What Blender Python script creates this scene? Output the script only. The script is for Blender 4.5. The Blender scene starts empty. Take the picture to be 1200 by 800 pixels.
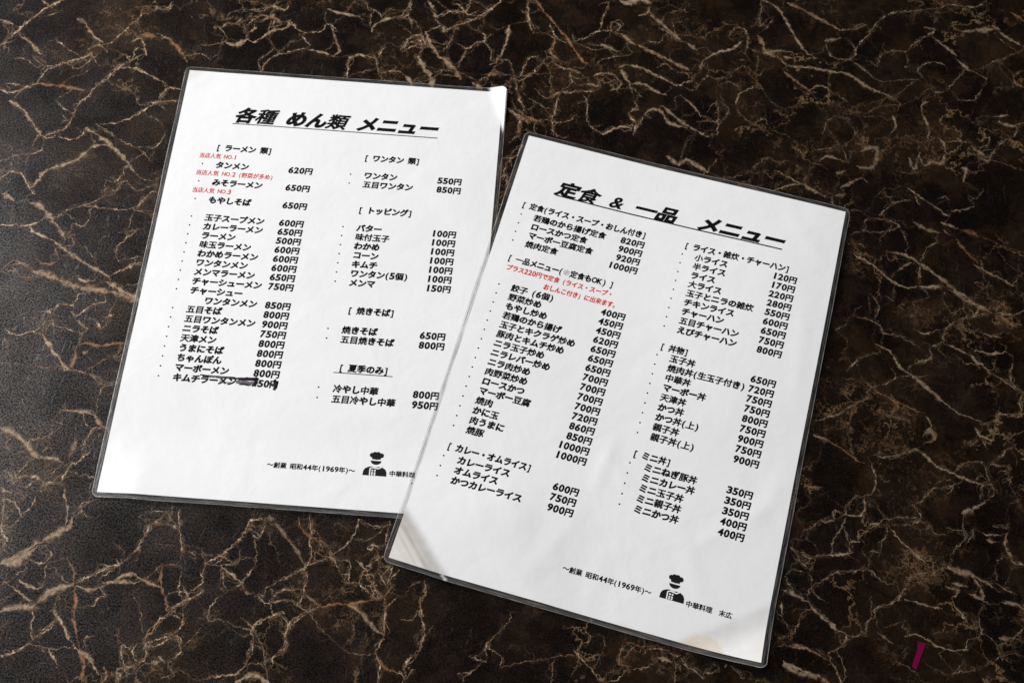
import bpy, bmesh, math, random
import numpy as np
from mathutils import Matrix, Vector, noise as mnoise

S = bpy.context.scene
COL = S.collection
MM = 0.001
random.seed(7)

# tuning: room light, window lamp, lacquer of the table
WORLD = 0.03
ENERGY = 140.0
LPOS = (-2.17, 1.24, 1.94)
TROUGH = 0.26
TSPEC = 0.27

# ------------------------------------------------------------------ camera
H = 0.69254                     # metres above the table top
PITCH, ROLL = 0.451263, 0.068453
F = Vector((0, math.sin(PITCH), -math.cos(PITCH)))
R = Vector((1, 0, 0)); U = R.cross(F)
R2 = math.cos(ROLL) * R + math.sin(ROLL) * U
U2 = -math.sin(ROLL) * R + math.cos(ROLL) * U
cam_data = bpy.data.cameras.new('camera')
cam = bpy.data.objects.new('camera', cam_data); COL.objects.link(cam)
m = Matrix((R2, U2, -F)).transposed().to_4x4(); m.translation = (0, 0, H)
cam.matrix_world = m
cam_data.sensor_width = 36.0
cam_data.lens = 1489.264 / 1200 * 36.0
cam_data.clip_start = 0.01; cam_data.clip_end = 20
cam_data.dof.use_dof = True
cam_data.dof.focus_distance = 0.73
cam_data.dof.aperture_fstop = 16.0
S.camera = cam

# ------------------------------------------------------------------ light
w = bpy.data.worlds.new('World'); S.world = w; w.use_nodes = True
w.node_tree.nodes['Background'].inputs[0].default_value = (0.95, 0.97, 1.0, 1)
w.node_tree.nodes['Background'].inputs[1].default_value = WORLD
ld = bpy.data.lights.new('window_light', 'AREA'); ld.shape = 'RECTANGLE'
ld.size, ld.size_y = 1.2, 1.35
ld.energy = ENERGY; ld.color = (1.0, 0.995, 0.99)
lo = bpy.data.objects.new('window_light', ld); COL.objects.link(lo)
lo.location = LPOS
lo.rotation_euler = (Vector((-0.02, 0.34, 0)) - Vector(LPOS)).to_track_quat('-Z', 'Y').to_euler()
S.view_settings.view_transform = 'Standard'; S.view_settings.look = 'None'
S.view_settings.exposure = 0; S.view_settings.gamma = 1
S.render.engine = 'CYCLES'
S.cycles.transparent_max_bounces = 24
S.cycles.use_denoising = True

# ------------------------------------------------------------------ node helpers
def new_mat(name):
    mt = bpy.data.materials.new(name); mt.use_nodes = True
    nt = mt.node_tree; nt.nodes.clear()
    out = nt.nodes.new('ShaderNodeOutputMaterial')
    return mt, nt, out
class N:
    def __init__(s, nt): s.nt = nt
    def node(s, t, **kw):
        n = s.nt.nodes.new(t)
        for k, v in kw.items(): setattr(n, k, v)
        return n
    def put(s, sock, v):
        if hasattr(v, 'is_linked') or isinstance(v, bpy.types.NodeSocket): s.nt.links.new(v, sock)
        elif v is not None:
            if sock.type == 'RGBA' and len(v) == 3: v = (*v, 1)
            sock.default_value = v
    def math(s, op, a, b=None, c=None, clamp=False):
        n = s.node('ShaderNodeMath', operation=op, use_clamp=clamp)
        s.put(n.inputs[0], a)
        if b is not None: s.put(n.inputs[1], b)
        if c is not None: s.put(n.inputs[2], c)
        return n.outputs[0]
    def noise(s, vec, scale, detail=3, rough=.5, dist=0, out='Fac'):
        n = s.node('ShaderNodeTexNoise'); s.put(n.inputs['Vector'], vec)
        n.inputs['Scale'].default_value = scale; n.inputs['Detail'].default_value = detail
        n.inputs['Roughness'].default_value = rough; n.inputs['Distortion'].default_value = dist
        return n.outputs[out]
    def voronoi(s, vec, scale, feature='DISTANCE_TO_EDGE'):
        n = s.node('ShaderNodeTexVoronoi', feature=feature); s.put(n.inputs['Vector'], vec)
        n.inputs['Scale'].default_value = scale
        return n.outputs['Distance']
    def ramp(s, v, a, b, lo=0., hi=1., smooth=True):
        n = s.node('ShaderNodeMapRange'); n.interpolation_type = 'SMOOTHSTEP' if smooth else 'LINEAR'
        s.put(n.inputs[0], v)
        for i, x in zip((1, 2, 3, 4), (a, b, lo, hi)): n.inputs[i].default_value = x
        return n.outputs[0]
    def mix(s, f, a, b, mode='MIX'):
        n = s.node('ShaderNodeMix', data_type='RGBA', blend_type=mode)
        s.put(n.inputs['Factor'], f); s.put(n.inputs[6], a); s.put(n.inputs[7], b)
        return n.outputs[2]
    def vmath(s, op, a, b):
        n = s.node('ShaderNodeVectorMath', operation=op); s.put(n.inputs[0], a)
        if op == 'SCALE': s.put(n.inputs['Scale'], b)
        else: s.put(n.inputs[1], b)
        return n.outputs[0]
    def attr(s, name, out='Fac'):
        n = s.node('ShaderNodeAttribute', attribute_name=name); return n.outputs[out]
    def pos(s): return s.node('ShaderNodeNewGeometry').outputs['Position']
    def bump(s, h, strength, dist):
        n = s.node('ShaderNodeBump'); s.put(n.inputs['Height'], h)
        n.inputs['Strength'].default_value = strength; n.inputs['Distance'].default_value = dist
        return n.outputs[0]
    def principled(s, color, rough, normal=None, **kw):
        n = s.node('ShaderNodeBsdfPrincipled')
        s.put(n.inputs['Base Color'], color); s.put(n.inputs['Roughness'], rough)
        if normal is not None: s.put(n.inputs['Normal'], normal)
        for k, v in kw.items(): s.put(n.inputs[k.replace('_', ' ')], v)
        return n.outputs[0]
    def mixsh(s, f, a, b):
        n = s.node('ShaderNodeMixShader'); s.put(n.inputs[0], f); s.put(n.inputs[1], a); s.put(n.inputs[2], b)
        return n.outputs[0]

# ------------------------------------------------------------------ materials
def table_surface(g, p):
    """roughness and normal shared by the stone and its veins: a worn, satin lacquer"""
    fine = g.noise(p, 1300, 3, .6)
    coarse = g.noise(p, 60, 3, .5)
    bmp = g.bump(g.math('ADD', fine, g.math('MULTIPLY', coarse, .15)), .06, .0001)
    rough = g.math('ADD', TROUGH, g.math('MULTIPLY', g.noise(p, 35, 4, .6), .12))
    return rough, bmp
def mat_marble():
    mt, nt, out = new_mat('dark_marble'); g = N(nt); p = g.pos()
    wv = g.vmath('SCALE', g.vmath('SUBTRACT', g.noise(p, 26, 5, .6, 0, 'Color'), (.5, .5, .5)), .05)
    wf = g.vmath('SCALE', g.vmath('SUBTRACT', g.noise(p, 190, 5, .7, 0, 'Color'), (.5, .5, .5)), .018)
    q = g.vmath('ADD', g.vmath('ADD', p, wv), wf)
    cloud = g.ramp(g.noise(q, 15, 8, .62), .40, .68)
    base = g.mix(cloud, (.0006, .00045, .00035), (.0082, .0043, .0022))
    warm = g.ramp(g.noise(p, 9, 5, .6), .52, .74)
    base = g.mix(g.math('MULTIPLY', warm, .7), base, (.017, .0074, .0033))
    mott = g.ramp(g.noise(q, 130, 6, .72), .42, .80)
    base = g.mix(g.math('MULTIPLY', mott, .5), base, (.032, .018, .0098))
    for sc, lo_, hi_ in ((40, .35, 1.35), (19, .55, 1.3)):       # breccia: each clast its own depth of brown
        vn = g.node('ShaderNodeTexVoronoi', feature='F1'); g.put(vn.inputs['Vector'], g.vmath('ADD', q, ((0, 0, 0) if sc == 40 else (1.11, .63, 1.5)))); vn.inputs['Scale'].default_value = sc
        sx = g.node('ShaderNodeSeparateColor'); g.put(sx.inputs[0], vn.outputs['Color'])
        base = g.vmath('SCALE', base, g.ramp(sx.outputs[0], 0, 1, lo_, hi_, False))
    haze_ = g.ramp(g.noise(g.vmath('ADD', q, (4.2, 1.9, 2.2)), 38, 6, .66), .46, .72)
    base = g.mix(g.math('MULTIPLY', haze_, .55), base, (.034, .0172, .0083))
    # broken network of hair veins between the traced ones
    zone = g.ramp(g.noise(p, 15, 3, .5), .50, .64)
    for k, (sc, wd, amt, col) in enumerate(((40, .030, .6, (.28, .165, .085)), (88, .046, .55, (.22, .12, .06)), (150, .07, .4, (.15, .075, .036)), (19, .013, .75, (.28, .17, .09)))):
        off = g.vmath('ADD', q, (k * .37, k * .21, k * .5))
        d = g.voronoi(off, sc)
        wdn = g.math('MULTIPLY', g.ramp(g.noise(p, sc * 5, 3, .6), .3, .75, .25, 1.6), wd)
        line = g.math('POWER', g.math('SUBTRACT', 1, g.math('DIVIDE', d, wdn), clamp=True), .7)
        brk = g.ramp(g.noise(off, sc * .8, 3, .6), .47, .60)
        f = g.math('MULTIPLY', g.math('MULTIPLY', line, brk), amt)
        base = g.mix(g.math('MULTIPLY', f, zone) if k != 3 else f, base, col)
    # faint pale smears
    smear = g.ramp(g.noise(g.vmath('MULTIPLY', q, (1, .55, 1)), 34, 5, .6), .63, .80)
    base = g.mix(g.math('MULTIPLY', smear, .18), base, (.13, .09, .06))
    # short hairline scratches in all directions
    hair = None
    for ang, sc in ((.5, 230), (-.65, 200), (1.25, 260), (-1.3, 240), (.05, 210)):
        mp = g.node('ShaderNodeMapping'); g.put(mp.inputs[0], g.vmath('ADD', p, g.vmath('SCALE', wv, .4)))
        mp.inputs['Rotation'].default_value = (0, 0, ang); mp.inputs['Scale'].default_value = (1, .06, 1)
        s_ = g.ramp(g.noise(mp.outputs[0], sc * 2.6, 2, .55), .66, .74)
        hair = s_ if hair is None else g.math('MAXIMUM', hair, s_)
    hair = g.math('MULTIPLY', hair, g.ramp(g.noise(p, 24, 3, .6), .42, .62))
    base = g.mix(g.math('MULTIPLY', hair, .26), base, (.075, .05, .035))
    gr = g.noise(p, 1300, 4, .7)
    base = g.mix(g.ramp(gr, .46, .64, 0, .5), base, (.024, .016, .011))
    rough, bmp = table_surface(g, p)
    spec = g.math('ADD', g.math('MULTIPLY', g.ramp(g.noise(p, 1000, 4, .75), .38, .64), TSPEC * 1.6), g.math('MULTIPLY', hair, TSPEC * 1.4))
    spec = g.math('MULTIPLY', spec, g.ramp(g.noise(p, 30, 4, .6), .3, .7, .7, 1.25))
    sh = g.principled(base, rough, bmp, Specular_IOR_Level=spec)
    nt.links.new(sh, out.inputs[0]); return mt
def mat_vein():
    """one seam: its distance from the traced line is frayed by noise into ragged, beaded, braided strands"""
    mt, nt, out = new_mat('calcite_vein'); g = N(nt); p = g.pos()
    s = g.attr('side'); w_ = g.attr('width'); tone = g.attr('tone'); st = g.attr('strength')
    soft = g.attr('soft'); braid = g.attr('braid'); end = g.attr('ends')
    cen = lambda x: g.math('SUBTRACT', x, .5)
    o2 = g.vmath('ADD', p, (3.1, 1.7, .4)); o3 = g.vmath('ADD', p, (-2.3, 4.9, 1.1))
    lo = cen(g.noise(p, 95, 3, .55)); hi = cen(g.noise(o2, 330, 4, .62)); vh = cen(g.noise(o3, 1100, 3, .6))
    jag = g.math('ADD', g.math('MULTIPLY', lo, 2.6), g.math('ADD', g.math('MULTIPLY', hi, 4.2), g.math('MULTIPLY', vh, .7)))
    amp = g.math('SUBTRACT', 1.2, g.math('MULTIPLY', soft, .35))
    d = g.math('ABSOLUTE', g.math('ADD', s, g.math('MULTIPLY', jag, amp)))
    wl = g.math('MULTIPLY', g.math('MULTIPLY', w_, g.ramp(g.noise(o3, 120, 4, .65), .34, .66, .12, 1.45)), g.math('ADD', .25, g.math('MULTIPLY', end, .75)))
    rel = g.math('DIVIDE', d, g.math('ADD', g.math('MULTIPLY', wl, .5), .06))
    core = g.ramp(rel, .45, 1.15, 1, 0)
    feath = g.math('MULTIPLY', g.ramp(rel, .0, 1.55, 1, 0), g.ramp(g.noise(p, 420, 5, .7), .32, .62, .35, 1))
    main = g.math('ADD', g.math('MULTIPLY', core, g.math('SUBTRACT', 1, soft)), g.math('MULTIPLY', feath, soft))
    present = g.ramp(g.noise(o2, 120, 4, .65), .32, .50, .25, 1)
    main = g.math('MULTIPLY', main, g.math('ADD', g.math('MULTIPLY', present, g.math('SUBTRACT', 1, soft)), soft))
    strands = None
    for k, (o, sc, wander, wid) in enumerate(((o2, 140, 11.0, .27), (o3, 190, 9.5, .24), (g.vmath('ADD', p, (9, 2, 3)), 95, 13., .24))):
        dk = g.math('ABSOLUTE', g.math('ADD', g.math('ADD', s, g.math('MULTIPLY', cen(g.noise(o, sc, 3, .55)), wander)), g.math('ADD', g.math('MULTIPLY', hi, 3.0), g.math('MULTIPLY', vh, .5))))
        lk = g.math('MULTIPLY', g.ramp(dk, wid * .3, wid * 1.35, 1, 0), g.ramp(g.noise(o, 75, 3, .6), .42, .54))
        strands = lk if strands is None else g.math('MAXIMUM', strands, lk)
    strands = g.math('MULTIPLY', g.math('MULTIPLY', strands, braid), end)
    halo = g.math('MULTIPLY', g.ramp(d, 0, 3.4, 1, 0), g.math('MULTIPLY', g.ramp(g.noise(o3, 160, 5, .7), .48, .74), .13))
    halo = g.math('MULTIPLY', halo, end)
    rim = g.ramp(g.math('ABSOLUTE', s), 2.6, 1.0, 0, 1)
    al = g.math('MAXIMUM', g.math('MAXIMUM', main, g.math('MULTIPLY', strands, .8)), halo)
    edge = g.attr('inside')
    al = g.math('MULTIPLY', g.math('MULTIPLY', al, st), g.ramp(edge, 0, .25), clamp=True)
    pale = g.mix(g.noise(p, 260, 4, .6), (.26, .17, .10), (.50, .39, .28))
    thin = g.mix(g.ramp(g.noise(p, 210, 4, .65), .38, .62), (.24, .13, .066), (.74, .585, .41))
    rust = g.mix(g.noise(p, 300, 3, .6), (.17, .055, .022), (.36, .17, .08))
    col = g.mix(soft, thin, pale)
    col = g.mix(tone, col, rust)
    col = g.mix(g.math('MULTIPLY', g.ramp(main, .2, .75, 1, 0), .55), col, (.14, .078, .042))
    col = g.mix(g.ramp(g.noise(p, 620, 4, .7), .46, .72, 0, .55), col, (.09, .055, .032))
    rough, bmp = table_surface(g, p)
    sh = g.principled(col, rough, bmp, Specular_IOR_Level=g.math('MULTIPLY', g.ramp(g.noise(p, 1150, 4, .75), .40, .62), TSPEC * 1.4))
    tr = g.node('ShaderNodeBsdfTransparent').outputs[0]
    nt.links.new(g.mixsh(al, tr, sh), out.inputs[0]); return mt
def mat_paper():
    mt, nt, out = new_mat('laminated_paper'); g = N(nt); p = g.pos()
    stain = g.attr('stain'); scuff = g.attr('scuff')
    col = g.mix(g.noise(p, 40, 4, .6), (.845, .845, .855), (.88, .88, .885))
    col = g.mix(g.math('MULTIPLY', scuff, g.ramp(g.noise(p, 90, 3, .5), .3, .7, .7, 1)), col, (.50, .49, .475))  # one grey mask for corner wear and the painted curl shade
    col = g.mix(g.math('MULTIPLY', stain, g.ramp(g.noise(p, 260, 4, .6), .2, .8, .65, 1)), col, (.74, .62, .44))
    speck = g.ramp(g.voronoi(p, 55, 'F1'), .012, .022, 1, 0)
    col = g.mix(g.math('MULTIPLY', speck, g.ramp(g.noise(p, 21, 1, .5), .56, .6, 0, .55)), col, (.35, .3, .26))
    h = g.math('ADD', g.noise(p, 20, 4, .5, .25), g.math('MULTIPLY', g.noise(p, 75, 2, .5), .14))
    bmp = g.bump(h, .55, .0018)
    cb = g.bump(h, .5, .002)
    sh = g.principled(col, .55, bmp, Coat_Weight=.35, Coat_Roughness=.16, Coat_Normal=cb, Specular_IOR_Level=.3)
    nt.links.new(sh, out.inputs[0]); return mt
def mat_film():
    mt, nt, out = new_mat('clear_laminate'); g = N(nt); p = g.pos()
    ac = g.attr('across'); al = g.attr('along'); haze = g.attr('haze')
    cb = g.node('ShaderNodeCombineXYZ')
    g.put(cb.inputs[0], g.math('MULTIPLY', ac, 3.2)); g.put(cb.inputs[1], g.math('MULTIPLY', al, .028))
    streak = g.noise(cb.outputs[0], 1.7, 5, .62)
    spots = g.noise(p, 300, 5, .7)
    f = g.math('ADD', g.ramp(streak, .42, .68, .06, .50), g.ramp(spots, .55, .8, 0, .07))
    rim = g.ramp(ac, .02, .17, 1, 0)
    rim2 = g.math('MULTIPLY', rim, g.ramp(g.noise(p, 130, 3, .6), .35, .6, .35, 1))
    f = g.math('ADD', f, g.math('MULTIPLY', rim2, .55), clamp=True)
    f = g.math('MAXIMUM', f, haze)
    bmp = g.bump(g.math('ADD', streak, g.math('MULTIPLY', spots, .4)), .5, .0006)
    col = g.mix(g.math('MAXIMUM', haze, g.math('MULTIPLY', rim, .5)), (.19, .186, .18), (.86, .86, .86))
    sh = g.principled(col, .25, bmp, Specular_IOR_Level=.6)
    tr = g.node('ShaderNodeBsdfTransparent'); tr.inputs[0].default_value = (.93, .93, .93, 1)
    nt.links.new(g.mixsh(f, tr.outputs[0], sh), out.inputs[0]); return mt
def mat_ink(name, c):
    mt, nt, out = new_mat(name); g = N(nt); p = g.pos()
    col = g.mix(g.ramp(g.noise(p, 1500, 3, .6), .35, .75), c, tuple(min(1, x * 1.3 + .004) for x in c))
    sh = g.principled(col, .5, None, Specular_IOR_Level=.12)
    nt.links.new(sh, out.inputs[0]); return mt
def mat_marker():
    mt, nt, out = new_mat('smeared_marker_ink'); g = N(nt); p = g.pos()
    a = g.attr('vein')
    v = g.math('ADD', a, g.math('MULTIPLY', g.math('SUBTRACT', g.noise(p, 900, 4, .6), .5), .9))
    al = g.math('MULTIPLY', g.ramp(v, .1, .55), g.attr('strength'))
    col = g.mix(g.attr('tone'), (.006, .005, .007), (.10, .06, .105))
    sh = g.principled(col, .6, None, Specular_IOR_Level=.1)
    tr = g.node('ShaderNodeBsdfTransparent').outputs[0]
    nt.links.new(g.mixsh(al, tr, sh), out.inputs[0]); return mt
def mat_scrap():
    mt, nt, out = new_mat('magenta_dotted_print'); g = N(nt)
    a = g.attr('du'); b = g.attr('dv')
    s1 = g.math('MULTIPLY', g.math('SINE', g.math('MULTIPLY', a, 11.)), g.math('SINE', g.math('MULTIPLY', b, 11.)))
    col = g.mix(g.ramp(s1, .1, .5), (.13, .0, .03), (.20, .004, .055))
    sh = g.principled(col, .6, None, Specular_IOR_Level=.1)
    nt.links.new(sh, out.inputs[0]); return mt

M_MARBLE, M_VEIN, M_PAPER, M_FILM = mat_marble(), mat_vein(), mat_paper(), mat_film()
M_BLACK = mat_ink('black_ink', (.010, .0095, .010)); M_RED = mat_ink('red_ink', (.84, .06, .022)); M_WHITE = mat_ink('paper_white', (.84, .84, .84))
M_MARKER, M_SCRAP = mat_marker(), mat_scrap()

# ------------------------------------------------------------------ mesh helpers
def mesh_obj(name, V, Fc, mats, parent=None, attrs=None, midx=None, smooth=True):
    me = bpy.data.meshes.new(name); me.from_pydata([tuple(v) for v in V], [], Fc)
    for mt in (mats if isinstance(mats, (list, tuple)) else [mats]): me.materials.append(mt)
    if midx is not None: me.polygons.foreach_set('material_index', midx)
    if smooth: me.polygons.foreach_set('use_smooth', [True] * len(me.polygons))
    for k, vals in (attrs or {}).items():
        at = me.attributes.new(k, 'FLOAT', 'POINT'); at.data.foreach_set('value', [float(x) for x in vals])
    me.update()
    o = bpy.data.objects.new(name, me); COL.objects.link(o)
    if parent: o.parent = parent
    return o

# ------------------------------------------------------------------ the table top
def resample(P, step):
    P = [np.array(p, float) for p in P]
    # Catmull-Rom through the traced points
    out = []
    n = len(P)
    for i in range(n - 1):
        p0 = P[max(i - 1, 0)]; p1 = P[i]; p2 = P[i + 1]; p3 = P[min(i + 2, n - 1)]
        k = max(2, int(np.linalg.norm(p2 - p1) / step))
        for j in range(k):
            t = j / k
            out.append(.5 * ((2 * p1) + (-p0 + p2) * t + (2 * p0 - 5 * p1 + 4 * p2 - p3) * t * t + (-p0 + 3 * p1 - 3 * p2 + p3) * t ** 3))
    out.append(P[-1])
    return np.array(out)
def fnoise(x, seed, octs=3):
    v = 0; a = 1; f = 1
    for k in range(octs):
        v += a * mnoise.noise(Vector((x * f, seed * 7.31 + k * 13.7, seed * 1.7))); a *= .55; f *= 2.1
    return v
class Strip:
    """a soft-edged stroke of marker ink"""
    def __init__(s): s.V = []; s.F = []; s.a = []; s.t = []; s.st = []; s.layer = 0
    def add(s, P, w, tone, st):
        n = len(P); s.layer += 1
        T = np.gradient(P, axis=0); T /= (np.linalg.norm(T, axis=1) + 1e-9)[:, None]
        b = len(s.V); sd = s.layer * 3.3
        for i in range(n):
            ww = w * (1 + .3 * fnoise(i * .16, sd, 2))
            for q, av in ((-1, 0), (0, 1), (1, 0)):
                s.V.append((P[i][0] - T[i][1] * q * ww * .5, P[i][1] + T[i][0] * q * ww * .5, s.layer)); s.a.append(av); s.t.append(tone); s.st.append(st)
        for i in range(n - 1):
            for q in (0, 1):
                i0 = b + i * 3 + q; s.F.append((i0, i0 + 1, i0 + 4, i0 + 3))
class Veins:
    KEYS = ('side', 'width', 'tone', 'strength', 'soft', 'braid', 'ends', 'inside')
    def __init__(s):
        s.V = []; s.F = []; s.layer = 0; s.at = {k: [] for k in s.KEYS}
    def ribbon(s, P, w, tone, st, soft, braid, reach):
        n = len(P)
        if n < 3: return
        s.layer = (s.layer + 1) % 80
        z = .00002 + s.layer * 1.5e-6
        k = max(1, min(n // 2, 5)); ker = np.hanning(2 * k + 3)[1:-1]; ker /= ker.sum()
        Q = np.stack([np.convolve(np.pad(P[:, c], k, mode='edge'), ker, 'valid') for c in (0, 1)], 1)
        T = np.gradient(Q, axis=0); T /= (np.linalg.norm(T, axis=1) + 1e-9)[:, None]
        Nn = np.stack([-T[:, 1], T[:, 0]], 1)
        step = np.linalg.norm(np.diff(P, axis=0), axis=1); acc = np.concatenate([[0], np.cumsum(step)]); L = acc[-1]
        P = np.concatenate([P, P[-1:] + T[-1:] * 1.2]); Nn = np.concatenate([Nn, Nn[-1:]]); acc = np.append(acc, L + .01)
        b = len(s.V); half = w * .5 + reach; fade = min(5., .35 * L + .4)
        for i in range(len(P)):
            e = min(1., min(acc[i], L - acc[i] if acc[i] < L else 0) / fade)
            for q, ins in ((-1, 0), (-.4, 1), (0, 1), (.4, 1), (1, 0)):
                pt = P[i] + Nn[i] * q * half
                s.V.append((pt[0] * MM, pt[1] * MM, z))
                ii = ins * (0 if (acc[i] > L) else 1)
                for kk, vv in zip(s.KEYS, (q * half, w, tone, st, soft, braid, e, ii)): s.at[kk].append(vv)
        for i in range(len(P) - 1):
            for q in range(4):
                i0 = b + i * 5 + q; s.F.append((i0, i0 + 1, i0 + 6, i0 + 5))
    def trace(s, kind, w, tone, st, P):
        right = sstep(-60, 220, P[0][0]); w *= 1 - .22 * right  # seams fainter to the right: light falloff put into their strength
        Q = resample(P, 1.3)
        if kind == 'b':
            s.ribbon(Q, w * .97, tone, st * (1 - .38 * right), .85 if w > 2.2 else .6, .25 if w > 1.4 else .1, 2.4)
        elif kind == 'l':
            s.ribbon(Q, w * .4, min(1, tone + .12), st * (.85 - .42 * right), .15, .15, 2.6)
        else:
            Pj = [np.array(P[0])] + [np.array(q) + np.array([random.uniform(-1, 1), random.uniform(-1, 1)]) * .8 for q in P[1:-1]] + [np.array(P[-1])]
            Q = resample(Pj, 1.1)
            s.ribbon(Q, w * .4, min(1, tone + .08), st * (1 - .48 * right), .0, 1.0 if kind == 'k' else .45, 3.6)
            for _ in range(len(Q) // (12 if kind == 'k' else 22)):      # side shoots
                i = random.randrange(len(Q)); a = random.random() * 6.28; r = random.uniform(2.5, 8)
                m_ = Q[i] + np.array([math.cos(a), math.sin(a)]) * r
                e_ = m_ + np.array([math.cos(a + random.uniform(-1, 1)), math.sin(a + random.uniform(-1, 1))]) * r * .8
                s.ribbon(resample([Q[i], m_, e_], 1.), .45, min(1, tone + .25), st * (.6 - .3 * right), .05, .3, 2.2)
    def web(s, traces):
        """hair veins that tie the loose ends and flanks of the seams to their neighbours"""
        pts = np.array([(x, y, i) for i, P in enumerate(traces) for x, y in resample(P, 3.0)])
        seeds = []
        for i, P in enumerate(traces):
            P = resample(P, 3.0)
            seeds += [(P[0], i, .9), (P[-1], i, .9)]
            seeds += [(P[random.randrange(len(P))], i, .6) for _ in range(1 + len(P) // 10)]
        for p, i, st in seeds:
            dd = np.hypot(pts[:, 0] - p[0], pts[:, 1] - p[1])
            ok = (pts[:, 2] != i) & (dd > 2.0) & (dd < 34)
            if not ok.any() or random.random() < .3: continue
            idx = np.where(ok)[0]; idx = idx[np.argsort(dd[idx])]
            t = pts[idx[min(len(idx) - 1, random.choice((0, 0, 2, 6, 12)))]][:2]
            d = t - p; L = np.hypot(*d); nn = np.array([-d[1], d[0]])
            mids = [p + d * f + nn * random.uniform(-.22, .22) for f in (.33, .67)]
            right = sstep(-60, 220, p[0])  # same painted falloff of light for the hair veins
            s.ribbon(resample([p, *mids, t], 1.2), random.uniform(.22, .48), random.choice((.1, .15, .25, .5)), st * random.uniform(.2, .75) * (1 - .68 * right), .0, random.choice((.2, .5, .9)), 3.0)
def sstep(a, b, x):
    t = min(1, max(0, (x - a) / (b - a))); return t * t * (3 - 2 * t)

PA = (-0.227299, 0.519851, -0.004186); PB = (0.001867, 0.485600, -0.209267)   # sheet positions and turns on the table
SCRAP0 = (234.3, 169.7)
SCRAP1 = (237.8, 169.4)
SCRAP2 = (231.3, 154.6)
SCRAP3 = (229.1, 156.5)
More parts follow.
